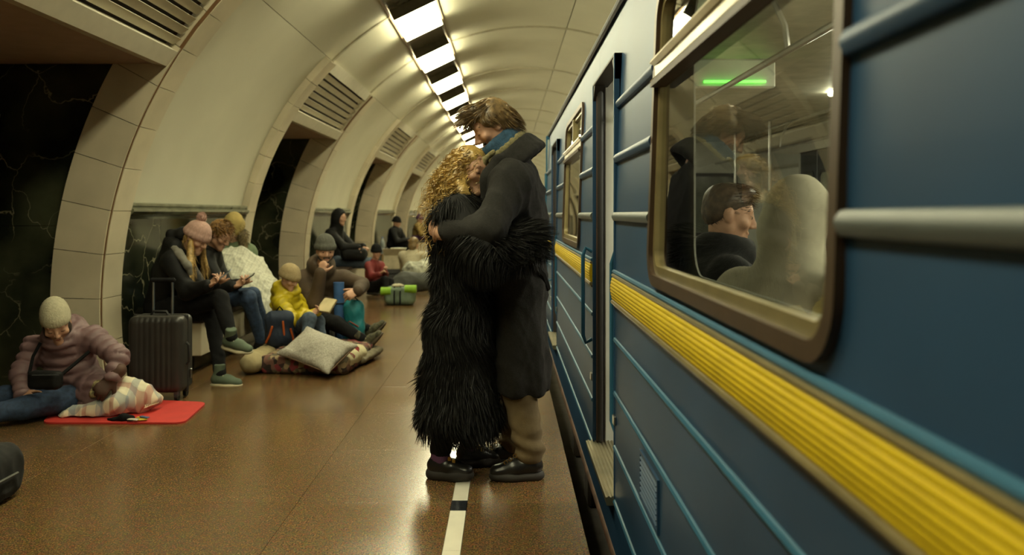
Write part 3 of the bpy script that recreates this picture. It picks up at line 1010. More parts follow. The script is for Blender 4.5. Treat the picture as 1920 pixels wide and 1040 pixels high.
class Sdf:
    def __init__(self):
        self.p = []

    def cone(self, a, b, ra, rb, k=.03, flat=None, neg=False):
        a = np.asarray(a, float); b = np.asarray(b, float)
        R = max(ra, rb)
        self.p.append(('c', np.minimum(a, b) - R, np.maximum(a, b) + R, (a, b, ra, rb, flat), k, neg)); return self

    def chain(self, pts, rs, k=.03, flat=None):
        for i in range(len(pts) - 1):
            self.cone(pts[i], pts[i + 1], rs[i], rs[i + 1], k, flat)
        return self

    def ell(self, c, r, R=None, k=.03, neg=False):
        c = np.asarray(c, float); r = np.asarray(r, float) if hasattr(r, '__len__') else np.full(3, float(r))
        R = np.eye(3) if R is None else R
        e = np.sqrt(((R * r) ** 2).sum(axis=1))
        self.p.append(('e', c - e, c + e, (c, r, R), k, neg)); return self

    def box(self, c, h, R=None, rnd=.02, k=.02, neg=False):
        c = np.asarray(c, float); h = np.asarray(h, float)
        R = np.eye(3) if R is None else R
        e = np.abs(R) @ h
        self.p.append(('b', c - e, c + e, (c, h, R, rnd), k, neg)); return self

    def ringp(self, c, R, rx, ry, r, k=.01, n=16, a0=0, a1=360, flat=None, lift=None):
        """closed or open ring of cones in the plane of R's first two columns"""
        pts = []
        for i in range(n + 1):
            a = math.radians(a0 + (a1 - a0) * i / n)
            z = lift(a) if lift else 0
            pts.append(np.asarray(c) + R @ V3(rx * math.cos(a), ry * math.sin(a), z))
        for i in range(n):
            self.cone(pts[i], pts[i + 1], r, r, k, flat)
        return self

    def mesh(self, h, disp=None):
        pos = [q for q in self.p if not q[5]]
        lo = np.min([q[1] for q in pos], axis=0) - 4 * h - .01
        hi = np.max([q[2] for q in pos], axis=0) + 4 * h + .01
        n = np.ceil((hi - lo) / h).astype(int) + 1
        G = np.full(n, 1.0, np.float32)
        ax = [(lo[i] + h * np.arange(n[i])).astype(np.float32) for i in range(3)]
        for kind, bl, bh, d, k, neg in self.p:
            m = max(k, 0) + 3 * h
            i0 = np.maximum(np.floor((bl - m - lo) / h).astype(int), 0); i1 = np.minimum(np.ceil((bh + m - lo) / h).astype(int) + 1, n)
            if (i1 <= i0).any(): continue
            X = ax[0][i0[0]:i1[0]][:, None, None]; Y = ax[1][i0[1]:i1[1]][None, :, None]; Z = ax[2][i0[2]:i1[2]][None, None, :]
            if kind == 'c':
                a, b, ra, rb, flat = d
                px, py, pz = X - np.float32(a[0]), Y - np.float32(a[1]), Z - np.float32(a[2])
                ba = b - a; sc = 1.0
                if flat is not None:
                    s, f = nrm(flat[0]), flat[1]
                    dt = px * np.float32(s[0]) + py * np.float32(s[1]) + pz * np.float32(s[2])
                    g = np.float32(1 / f - 1)
                    px = px + dt * g * np.float32(s[0]); py = py + dt * g * np.float32(s[1]); pz = pz + dt * g * np.float32(s[2])
                    ba = ba + s * np.dot(ba, s) * (1 / f - 1); sc = min(1.0, f)
                L2 = float(np.dot(ba, ba)) + 1e-9
                t = np.clip((px * np.float32(ba[0]) + py * np.float32(ba[1]) + pz * np.float32(ba[2])) / np.float32(L2), 0, 1)
                qx = px - t * np.float32(ba[0]); qy = py - t * np.float32(ba[1]); qz = pz - t * np.float32(ba[2])
                D = (np.sqrt(qx * qx + qy * qy + qz * qz) - (np.float32(ra) + t * np.float32(rb - ra))) * np.float32(sc)
            else:
                c, r, R = d[0], d[1], d[2]
                px, py, pz = X - np.float32(c[0]), Y - np.float32(c[1]), Z - np.float32(c[2])
                q = [px * np.float32(R[0, j]) + py * np.float32(R[1, j]) + pz * np.float32(R[2, j]) for j in range(3)]
                if kind == 'e':
                    k0 = np.sqrt(sum((q[j] / np.float32(r[j])) ** 2 for j in range(3)))
                    k1 = np.sqrt(sum((q[j] / np.float32(r[j] ** 2)) ** 2 for j in range(3))) + np.float32(1e-6)
                    D = k0 * (k0 - 1) / k1
                else:
                    rd = min(d[3], min(r) * .98)
                    e = [np.abs(q[j]) - np.float32(r[j] - rd) for j in range(3)]
                    D = np.sqrt(sum(np.maximum(x, 0) ** 2 for x in e)) + np.minimum(np.maximum(np.maximum(e[0], e[1]), e[2]), 0) - np.float32(rd)
            g = G[i0[0]:i1[0], i0[1]:i1[1], i0[2]:i1[2]]
            if neg:
                a_, b_ = -g, D
            else:
                a_, b_ = g, D
            if k > 1e-5:
                hh = np.maximum(np.float32(k) - np.abs(a_ - b_), 0) / np.float32(k)
                r_ = np.minimum(a_, b_) - hh * hh * np.float32(k / 4)
            else:
                r_ = np.minimum(a_, b_)
            G[i0[0]:i1[0], i0[1]:i1[1], i0[2]:i1[2]] = -r_ if neg else r_
        V, F = surface_net(G, lo, h)
        if disp is not None:
            N = normals(V, F)
            V = V + N * disp(V, N)[:, None]
        return V, F


def surface_net(G, lo, h):
    S = G < 0
    n = np.array(G.shape)
    c = np.zeros(n - 1, np.int8)
    for dx in (0, 1):
        for dy in (0, 1):
            for dz in (0, 1):
                c += S[dx:n[0] - 1 + dx, dy:n[1] - 1 + dy, dz:n[2] - 1 + dz]
    act = (c > 0) & (c < 8)
    idx = np.argwhere(act)
    ids = np.full(n - 1, -1, np.int32); ids[act] = np.arange(len(idx))
    acc = np.zeros((len(idx), 3)); cnt = np.zeros(len(idx))
    for a in range(3):
        o1, o2 = [(1, 2), (2, 0), (0, 1)][a]
        for u in (0, 1):
            for v in (0, 1):
                p0 = idx.copy(); p0[:, o1] += u; p0[:, o2] += v
                p1 = p0.copy(); p1[:, a] += 1
                g0 = G[p0[:, 0], p0[:, 1], p0[:, 2]].astype(float); g1 = G[p1[:, 0], p1[:, 1], p1[:, 2]].astype(float)
                cr = (g0 < 0) != (g1 < 0)
                t = np.where(cr, g0 / np.where(cr, g0 - g1, 1), 0)
                q = p0.astype(float); q[:, a] += t
                acc[cr] += q[cr]; cnt[cr] += 1
    V = lo + h * acc / cnt[:, None]
    quads = []
    for a in range(3):
        o1, o2 = [(1, 2), (2, 0), (0, 1)][a]
        sl0 = [slice(None)] * 3; sl1 = [slice(None)] * 3
        sl0[a] = slice(0, n[a] - 1); sl1[a] = slice(1, n[a])
        ch = S[tuple(sl0)] != S[tuple(sl1)]
        e = np.argwhere(ch)
        ok = (e[:, o1] > 0) & (e[:, o2] > 0) & (e[:, o1] < n[o1] - 1) & (e[:, o2] < n[o2] - 1)
        e = e[ok]
        flip = S[e[:, 0], e[:, 1], e[:, 2]]
        def cid(d1, d2):
            q = e.copy(); q[:, o1] += d1; q[:, o2] += d2
            return ids[q[:, 0], q[:, 1], q[:, 2]]
        A = np.stack([cid(-1, -1), cid(0, -1), cid(0, 0), cid(-1, 0)], axis=1)
        A[~flip] = A[~flip][:, ::-1]
        quads.append(A)
    return V, np.concatenate(quads)


def normals(V, F):
    d1 = V[F[:, 2]] - V[F[:, 0]]; d2 = V[F[:, 3]] - V[F[:, 1]]
    fn = np.cross(d1, d2)
    N = np.zeros_like(V)
    for i in range(4):
        np.add.at(N, F[:, i], fn)
    return N / (np.linalg.norm(N, axis=1, keepdims=True) + 1e-12)


def wrinkles(amp, scale, seed=0, stretch=(1, 1, 1)):
    r = np.random.default_rng(seed)
    D = r.normal(size=(6, 3)); D /= np.linalg.norm(D, axis=1)[:, None]; ph = r.uniform(0, 6.28, (6, 2))
    def f(V, N):
        Q = V * np.array(stretch) * scale
        w = np.zeros(len(V))
        for i in range(6):
            s = Q @ D[i]; t = Q @ D[(i + 1) % 6]
            w += (1 - np.abs(np.sin(s * (1 + .35 * i) + 1.3 * np.sin(t * .8 + ph[i, 0]) + ph[i, 1]))) ** 2 / (1 + .35 * i) - .2
        return amp * w * .5
    return f


def quilt(segs, pitch, amp, extra=None):
    """puffed bands across limb segments (a, b)"""
    def f(V, N):
        best = np.full(len(V), 9.0); val = np.zeros(len(V))
        for (a, b) in segs:
            a = np.asarray(a, float); b = np.asarray(b, float); d = b - a; L = np.linalg.norm(d)
            t = np.clip((V - a) @ d / L ** 2, -.3, 1.3)
            dist = np.linalg.norm(V - (a + np.clip(t, 0, 1)[:, None] * d), axis=1)
            m = dist < best
            best[m] = dist[m]; val[m] = (t[m] * L / pitch)
        out = amp * (np.sqrt(np.abs(np.sin(math.pi * val)) + .02) - .7)
        if extra is not None: out = out + extra(V, N)
        return out
    return f


def sd(sdf, name, m, parent, h, disp=None, at=None):
    V, F = sdf.mesh(h, disp)
    return build(name, V, F, m, parent, True, at)


def ribbons(name, P3, width, m, parent, seed=0, taper=True):
    """P3: (n, k, 3) strand polylines -> thin two-sided ribbons in one mesh"""
    r = np.random.default_rng(seed)
    n, k, _ = P3.shape
    T = np.gradient(P3, axis=1)
    T /= np.linalg.norm(T, axis=2, keepdims=True) + 1e-9
    rd = r.normal(size=(n, 1, 3))
    W = np.cross(T, rd); W /= np.linalg.norm(W, axis=2, keepdims=True) + 1e-9
    u = np.linspace(0, 1, k)
    wp = (1 - .85 * u ** 1.5) if taper else np.ones(k)
    wd = (width if np.isscalar(width) else width[:, None, None]) * wp[None, :, None] * .5
    V = np.stack([P3 - W * wd, P3 + W * wd], axis=2).reshape(-1, 3)
    base = np.arange(n)[:, None] * (2 * k) + np.arange(k - 1)[None, :] * 2
    F = np.stack([base, base + 1, base + 3, base + 2], axis=-1).reshape(-1, 4)
    return build(name, V, F, m, parent, True)


def surf_points(V, F, n, seed=0, keep=None):
    r = np.random.default_rng(seed)
    A = V[F]
    ar = np.linalg.norm(np.cross(A[:, 2] - A[:, 0], A[:, 3] - A[:, 1]), axis=1)
    cen = A.mean(axis=1)
    if keep is not None:
        ar = ar * keep(cen)
    ix = r.choice(len(F), size=n, p=ar / ar.sum())
    u, v = r.random((2, n, 1))
    A = A[ix]
    p = (A[:, 0] * (1 - u) + A[:, 1] * u) * (1 - v) + (A[:, 3] * (1 - u) + A[:, 2] * u) * v
    N = np.cross(A[:, 2] - A[:, 0], A[:, 3] - A[:, 1]); N /= np.linalg.norm(N, axis=1, keepdims=True) + 1e-12
    return p, N


def fur(name, V, F, n, length, m, parent, seed=0, fall=(0, 0, -1), lift=.45, wid=.003, k=5, keep=None, messy=.3):
    r = np.random.default_rng(seed)
    p, N = surf_points(V, F, n, seed, keep)
    d = nrm(fall)
    L = length * r.uniform(.55, 1.2, (n, 1))
    # clumps share a direction
    cl = wrinkle_dir(p, 14.0, seed)
    D = N * lift + d[None, :] * .8 + cl * messy + r.normal(size=(n, 3)) * .12
    D /= np.linalg.norm(D, axis=1, keepdims=True)
    out = [p - N * .004]
    q = p.copy()
    for i in range(1, k):
        q = q + D * (L / (k - 1))
        D = D + d[None, :] * .16 - N * .06 + cl * .08
        D /= np.linalg.norm(D, axis=1, keepdims=True)
        out.append(q)
    return ribbons(name, np.stack(out, axis=1), wid, m, parent, seed)


def wrinkle_dir(p, scale, seed):
    r = np.random.default_rng(seed + 99)
    out = np.zeros_like(p)
    for j in range(3):
        a = r.normal(size=(3, 3)); ph = r.uniform(0, 6.28, 3)
        out[:, j] = sum(np.sin(p @ a[i] * scale + ph[i]) for i in range(3)) / 2
    return out


# ------------------------------------------------------------------ people
SKIN = mat('skin', (0.50, 0.285, 0.19), 0.5, var=.06, scale=30, color2=None, spec=.35)
LIP = mat('lips', (0.30, 0.09, 0.07), 0.45)
BROWN_HAIR = mat('brown_hair', (0.20, 0.128, 0.052), 0.42, var=.35, scale=40)
BLOND_HAIR = mat('golden_curls', (0.44, 0.285, 0.08), 0.4, var=.22, scale=30)
STRAW_HAIR = mat('straw_hair', (0.42, 0.27, 0.09), 0.45, var=.3, scale=50)
DARK_HAIR = mat('dark_hair', (0.03, 0.02, 0.012), 0.45, var=.3, scale=40)
LASH = mat('brow_and_lash', (0.03, 0.018, 0.01), 0.6)


def head_prims(S, c, R, s=1.0, k=.012, fem=False):
    """head in its own frame: x right, y forward (face), z up; c is half-way up the head"""
    T = lambda x, y, z: c + R @ (V3(x, y, z) * s)
    S.ell(T(0, -.014, .032), V3(.075, .094, .086) * s, R, k)
    S.ell(T(0, .022, -.012), V3(.064, .066, .078) * s, R, .02 * s)
    S.cone(T(-.043, .004, -.055), T(0, .063, -.096), .026 * s, .020 * s, .025 * s)
    S.cone(T(.043, .004, -.055), T(0, .063, -.096), .026 * s, .020 * s, .025 * s)
    S.ell(T(0, .060, -.090), V3(.024, .022, .020) * s, R, .015 * s)
    S.cone(T(-.036, .070, .026), T(.036, .070, .026), .014 * s, .014 * s, .014 * s)
    for sx in (-1, 1):
        S.ell(T(sx * .034, .098, .004), V3(.019, .018, .013) * s, R, .010 * s, neg=True)
        S.ell(T(sx * .033, .0735, .003), V3(.0155, .0125, .0125) * s, R, .004 * s)       # lid over the eye
        S.ell(T(sx * .046, .058, -.026), V3(.022, .020, .018) * s, R, .018 * s)           # cheekbone
        S.ell(T(sx * .0735, -.008, -.006), V3(.010, .019, .030) * s, R, .006 * s)         # ear
        S.ell(T(sx * .0115, .092, -.034), V3(.009, .010, .008) * s, R, .006 * s)          # nostril wing
    S.cone(T(0, .081, .016), T(0, .106, -.028), .0085 * s, .0105 * s, .010 * s)
    S.cone(T(-.017, .080, -.0585), T(.017, .080, -.0585), .0065 * s, .0065 * s, .006 * s)
    S.cone(T(-.015, .078, -.0705), T(.015, .078, -.0705), .0075 * s, .0075 * s, .006 * s)
    return T


def face_marks(par, T, s=1.0, beard=False, open_eyes=False, hairm=None):
    """brows, lashes and lips as slim parts on the face"""
    def strip(name, pts, r, m):
        n = len(pts)
        MB().tube([T(*p) for p in pts], [r * s * (0.45 if i in (0, n - 1) else 1) for i in range(n)], 6).out(name, m, par, True)
    for sx in (-1, 1):
        strip('eyebrow', [(sx * .016, .0825, .024), (sx * .031, .0825, .0300), (sx * .046, .0715, .029), (sx * .055, .061, .024)], .0036, hairm or LASH)
        z = -.004 if not open_eyes else .0065
        strip('eyelash', [(sx * .0185, .079, z + .002), (sx * .027, .0845, z - .001), (sx * .036, .0840, z - .001), (sx * .047, .0765, z + .0005)], .0020, LASH)
        if open_eyes:
            build_ball('eye', T(sx * .033, .0795, .0015), .0075 * s, mat('eye_dark', (.03, .02, .015), .2), par)
    strip('lips', [(-.021, .0775, -.064), (-.010, .0855, -.0615), (0, .0862, -.063), (.010, .0855, -.0615), (.021, .0775, -.064)], .0036, LIP)


def build_ball(name, c, r, m, par, n=8):
    V = []; F = []
    for i in range(n + 1):
        a = math.pi * i / n
        for j in range(2 * n):
            b = math.pi * j / n
            V.append(c + r * V3(math.sin(a) * math.cos(b), math.sin(a) * math.sin(b), math.cos(a)))
    for i in range(n):
        for j in range(2 * n):
            F.append((i * 2 * n + j, (i + 1) * 2 * n + j, (i + 1) * 2 * n + (j + 1) % (2 * n), i * 2 * n + (j + 1) % (2 * n)))
    return build(name, V, F, m, par, True)


def hand_prims(S, w, d, n, thumb, curl=.6, s=1.0, spread=1.0, tcurl=.3, rf=1.0):
    """w wrist, d towards the knuckles, n out of the back of the hand, thumb = +-1 side of cross(d, n)"""
    d = nrm(d); n = np.asarray(n, float); n = nrm(n - d * np.dot(n, d)); sd_ = np.cross(d, n) * thumb
    S.cone(w - d * .03 * s, w + d * .015 * s, .026 * s, .027 * s, .015 * s, (n, .75))
    S.cone(w + d * .02 * s, w + d * .078 * s, .034 * s, .041 * s, .012 * s, (n, .36))
    def rot(v, ang):
        ax = np.cross(n, d)
        return v * math.cos(ang) + np.cross(ax, v) * math.sin(ang)
    lens = [.068, .077, .071, .054]
    for i in range(4):
        off = (.030 - .0205 * i)
        b = w + d * (.084 - .004 * abs(i - 1.2)) * s + sd_ * off * s
        L = lens[i] * s
        cd = nrm(d + sd_ * (.10 - .065 * i) * spread)
        cu = curl[i] if hasattr(curl, '__len__') else curl * (1 + .08 * i)
        p = b; a = 0
        for j, fr in enumerate((.45, .31, .24)):
            a += cu * (.75, 1.0, .7)[j]
            q = p + rot(cd, a) * L * fr
            S.cone(p, q, (.0092, .0083, .0075)[j] * s * rf, (.0083, .0075, .0066)[j] * s * rf, .004 * s)
            p = q
    b = w + d * .028 * s + sd_ * .026 * s - n * .006 * s
    td = nrm(d * .62 + sd_ * .70 - n * .30)
    q = b + td * .038 * s
    S.cone(b, q, .0155 * s, .0115 * s, .012 * s)
    td2 = nrm(td + d * .5 * tcurl * 2 - n * .5 * tcurl - sd_ * .4 * tcurl)
    q2 = q + td2 * .030 * s
    S.cone(q, q2, .0108 * s, .0095 * s, .004 * s)
    S.cone(q2, q2 + nrm(td2 + d * .3) * .022 * s, .0092 * s, .0075 * s, .004 * s)


def shoe(par, a, fwd, up, m, solem, s=1.0, h=.008, boot=.03, chunky=1.0, lace=None):
    """a ankle joint, fwd towards the toes; parts: shoe (> sole, laces)"""
    R = frame(fwd, up)
    T = lambda x, y, z: a + R @ (V3(x, y, z) * s)
    S = Sdf()
    S.cone(T(0, -.030, -.045), T(0, .06, -.045), .040 * s, .040 * s, .03 * s, (R[:, 2], .95))
    S.cone(T(0, .06, -.052), T(0, .135, -.062), .043 * s, .037 * s, .03 * s, (R[:, 2], .8))
    S.cone(T(0, -.012, -.03), T(0, -.004, boot), .041 * s, .040 * s, .03 * s)
    S.box(T(0, 0, boot + .04), V3(.1, .1, .03) * s, R, .001, .006, neg=True)
    S.box(T(0, .05, -.125), V3(.2, .3, .04) * s, R, .001, .004, neg=True)
    sh = sd(S, 'shoe', m, par, h * s)
    S = Sdf()
    tk = .015 * chunky
    S.cone(T(0, -.035, -.085), T(0, .01, -.085), .043 * s, .040 * s, .01, (R[:, 2], tk * 1.3 / .043))
    S.cone(T(0, .0, -.085), T(0, .075, -.085), .038 * s, .047 * s, .02, (R[:, 2], tk * 1.1 / .043))
    S.cone(T(0, .075, -.085), T(0, .135, -.082), .047 * s, .041 * s, .02, (R[:, 2], tk * 1.1 / .043))
    sd(S, 'sole', solem, sh, h * s * .8)
    if lace is not None:
        for i in range(4):
            y = .035 + i * .022; z = -.0 - i * .0105
            MB().tube([T(-.032, y, z - .012), T(0, y + .004, z + .002), T(.032, y, z - .012)], .0035 * s, 5).out('lace', lace, sh, True)
    return sh


def beanie(par, c, R, m, s=1.0, h=.008, pom=None, slouch=(0, -.02, .05), rim=True, low=.028, tilt=.10, big=1.0):
    T = lambda x, y, z: c + R @ (V3(x, y, z) * s)
    S = Sdf()
    S.ell(T(0, -.012, .040), V3(.087, .106, .088) * s * big, R, .02)
    if slouch:
        S.ell(T(slouch[0], slouch[1], .040 + slouch[2]), V3(.066, .078, .062) * s, R, .05)
    Rb = R @ np.array([[1, 0, 0], [0, math.cos(tilt), -math.sin(tilt)], [0, math.sin(tilt), math.cos(tilt)]])
    S.box(T(0, -.01, low - .15), V3(.3, .3, .15) * s, Rb, .001, .006, neg=True)
    if rim:
        S.ringp(T(0, -.012, low + .016), Rb, .084 * s * big, .103 * s * big, .0135 * s, .008, 20, flat=(Rb[:, 2], 1.9))
    def ribs(V, N):
        q = (V - c) @ R
        return .0012 * np.sin(np.arctan2(q[:, 1], q[:, 0]) * 34)
    hat = sd(S, 'hat', m, par, h * s, ribs)
    if pom is not None:
        p = T(*pom[0])
        S = Sdf().ell(p, pom[1] * s, None, .01)
        r = wrinkles(.006, 60, 3)
        V, F = S.mesh(.006, r)
        build('pompom', V, F, m, hat, True)
        fur('pompom_yarn', V, F, 500, .016, m, hat, 4, fall=(0, 0, .01), lift=1.0, wid=.004, k=3)
    return hat


def hair_shell(par, name, c, R, m, prims, h=.008, s=1.0, disp=None):
    S = Sdf()
    for q in prims:
        S.ell(c + R @ (V3(*q[0]) * s), V3(*q[1]) * s, R, .02)
    return sd(S, name, m, par, h, disp)


def person(label, J, group='people sheltering on the platform', jm=None, tm=None, shoem=None, solem=None, s=1.0, hb=.009, hc=.012,
           bulk=1.0, coat=0.0, puffer=None, hood=None, hoodm=None, glove=None, hands=(.7, .7), hn=(None, None), collar=None, fem=False,
           wr=.006, seed=1, boot=.03, lace=None, marks=True, skirt_to=None, legs=True, skirt_r=None, legw=1.0, beard=None, open_eyes=False, base=None, cat='person'):
    """seated or standing figure from joint points; returns the root with J['T'] (head frame) set"""
    b = np.array(base if base is not None else [J['pelvis'][0], J['pelvis'][1], 0.0])
    rt = root('person', b, label, cat, group)
    pel, ch, nk, hd = J['pelvis'], J['chest'], J['neck'], J['head']
    R = frame(J['hf'], J['hu'])
    lat = nrm(J['shL'] - J['shR']); spine = nrm(ch - pel); front = nrm(np.cross(lat, spine))
    # ---- body: one continuous skin surface
    S = Sdf()
    T = head_prims(S, hd, R, s)
    S.cone(nk - nrm(hd - nk) * .02 * s, hd + R @ (V3(0, -.022, -.055) * s), .056 * s, .050 * s, .03 * s)
    S.cone(pel, ch, .105 * s, .115 * s, .05, (front, .72)); S.cone(ch, nk, .09 * s, .055 * s, .05, (front, .8))
    S.cone(J['shL'], J['shR'], .045 * s, .045 * s, .05)
    sides = (('L', 1), ('R', -1))
    for i, (q, sg) in enumerate(sides):
        S.cone(J['sh' + q], J['el' + q], .043 * s, .036 * s, .02); S.cone(J['el' + q], J['wr' + q], .036 * s, .026 * s, .02)
        if hands[i] is not None:
            d = J['ha' + q] - J['wr' + q]
            n = hn[i] if hn[i] is not None else np.cross(d, lat) * 1.0
            hand_prims(S, J['wr' + q], d, n, J.get('th' + q, 1), hands[i], s * (.94 if fem else 1.0), rf=1.15 if hb > .007 else 1.0)
        if legs:
            S.cone(J['hp' + q], J['kn' + q], .062 * s, .048 * s, .03); S.cone(J['kn' + q], J['an' + q], .046 * s, .034 * s, .02)
    body = sd(S, 'body', SKIN, rt, hb)
    if marks:
        face_marks(body, T, s, open_eyes=open_eyes)
    if beard is not None:
        Sb = Sdf()
        Sb.cone(T(-.050, .010, -.055), T(0, .064, -.096), .026 * s, .024 * s, .02); Sb.cone(T(.050, .010, -.055), T(0, .064, -.096), .026 * s, .024 * s, .02)
        Sb.cone(T(-.024, .076, -.052), T(.024, .076, -.052), .010 * s, .010 * s, .01)
        sd(Sb, 'beard', beard, body, .007, wrinkles(.002, 120, 5))
    # ---- trousers
    if legs and tm is not None:
        S = Sdf()
        S.cone(pel + (J['hpL'] - J['hpR']) * .3, pel - (J['hpL'] - J['hpR']) * .3, .115 * s, .115 * s, .05)
        for q, sg in sides:
            S.cone(J['hp' + q], J['kn' + q], .092 * s * legw, .068 * s * legw, .05); S.cone(J['kn' + q], J['an' + q], .066 * s * legw, .047 * s * legw, .03)
        sd(S, 'trousers', tm, rt, hc, wrinkles(.007, 22, seed + 3))
    # ---- jacket
    S = Sdf(); B = s * bulk
    S.cone(pel + spine * .02, ch, .150 * B, .160 * B, .06, (front, .78)); S.cone(ch, nk, .135 * B, .075 * B, .07, (front, .85))
    S.cone(J['shL'], J['shR'], .074 * B, .074 * B, .07)
    segs = [(pel, nk)]
    for q, sg in sides:
        S.cone(J['sh' + q], J['el' + q], .076 * B, .064 * B, .035); S.cone(J['el' + q], J['wr' + q], .063 * B, .048 * B, .03)
        segs += [(J['sh' + q], J['el' + q]), (J['el' + q], J['wr' + q])]
    if skirt_to is not None:
        pts = skirt_to; rr = skirt_r or [.165] * len(pts)
        prev, pr = pel, .155 * B
        for p_, r_ in zip(pts, rr):
            S.cone(prev, p_, pr, r_ * s, .05, (front, .85)); prev, pr = p_, r_ * s
    if collar:
        Rn = frame(np.cross(lat, nrm(hd - nk)), nrm(hd - nk))
        S.ringp(nk + nrm(hd - nk) * collar[0] * s, Rn, collar[1] * s, collar[1] * s, collar[2] * s, .03, 14, flat=(Rn[:, 2], 1.5))
    if hood == 'up':
        S.ell(hd + R @ (V3(0, -.030, .03) * s), V3(.105, .120, .125) * s, R, .03); S.cone(hd + R @ (V3(0, -.05, -.06) * s), nk, .10 * s, .11 * s, .05)
        S.ell(hd + R @ (V3(0, .085, -.018) * s), V3(.074, .085, .095) * s, R, .02, neg=True)
    elif hood == 'down':
        S.cone(nk + lat * .07 * s - front * .06 * s + V3(0, 0, .03), nk - lat * .07 * s - front * .06 * s + V3(0, 0, .03), .06 * s, .06 * s, .05)
        S.cone(nk - front * .10 * s + V3(0, 0, .04), nk - front * .13 * s - V3(0, 0, .08), .075 * s, .06 * s, .06)
    if puffer:
        dsp = quilt(segs, puffer[0], puffer[1], wrinkles(wr, 24, seed))
    else:
        dsp = wrinkles(wr, 20, seed)
    jk = sd(S, 'jacket', jm, rt, hc, dsp)
    # ---- gloves / shoes
    if glove is not None:
        for i, (q, sg) in enumerate(sides):
            if glove[i] is None: continue
            S = Sdf(); d = J['ha' + q] - J['wr' + q]
            n = hn[i] if hn[i] is not None else np.cross(d, lat)
            hand_prims(S, J['wr' + q], d, n, J.get('th' + q, 1), hands[i] or .6, s * 1.12, rf=1.25)
            S.cone(J['wr' + q] - nrm(d) * .05, J['wr' + q], .045 * s, .035 * s, .02)
            sd(S, 'glove', glove[i], rt, .007)
    if legs and shoem is not None:
        for q, sg in sides:
            if 'to' + q not in J: continue
            shoe(rt, J['an' + q], J['to' + q] - J['an' + q], J.get('up' + q, J['kn' + q] - J['an' + q]), shoem, solem or shoem, s, boot=boot, h=max(.006, hb * .8), lace=lace)
    J['T'] = T; J['R'] = R; J['front'] = front; J['lat'] = lat; J['body'] = body; J['jacket'] = jk
    return rt
# ------------------------------------------------------------------ the embracing couple
COATM = mat('charcoal_wool', (0.0205, 0.0195, 0.018), 0.92, var=.12, scale=90, bump=.25, bscale=260, spec=.25)
KHAKI = mat('khaki_cotton', (0.165, 0.118, 0.058), 0.85, var=.1, scale=14, bump=.1, bscale=200)
BLKLEATHER = mat('black_leather', (0.012, 0.011, 0.011), 0.32, var=.1)
SOLEBLK = mat('black_sole', (0.028, 0.024, 0.021), 0.7)
SCARF = mat('blue_knit', (0.020, 0.062, 0.115), 0.9, var=.2, scale=60, bump=.3, bscale=180)
LINING = mat('olive_fleece', (0.20, 0.175, 0.085), 0.95, var=.2, scale=70, bump=.3, bscale=200)
FURM = mat('black_fur', (0.008, 0.0075, 0.007), 0.6, var=.3, scale=60, spec=.25)
FURU = mat('black_fur_backing', (0.006, 0.006, 0.006), 0.95)
GOLD = mat('gold_buckle', (0.55, 0.38, 0.12), 0.3, metal=1.0)
PURPLE = mat('purple_sock', (0.13, 0.055, 0.13), 0.9)
BLACKCLOTH = mat('black_cloth', (0.007, 0.007, 0.0075), 0.9, var=.15, spec=.2)


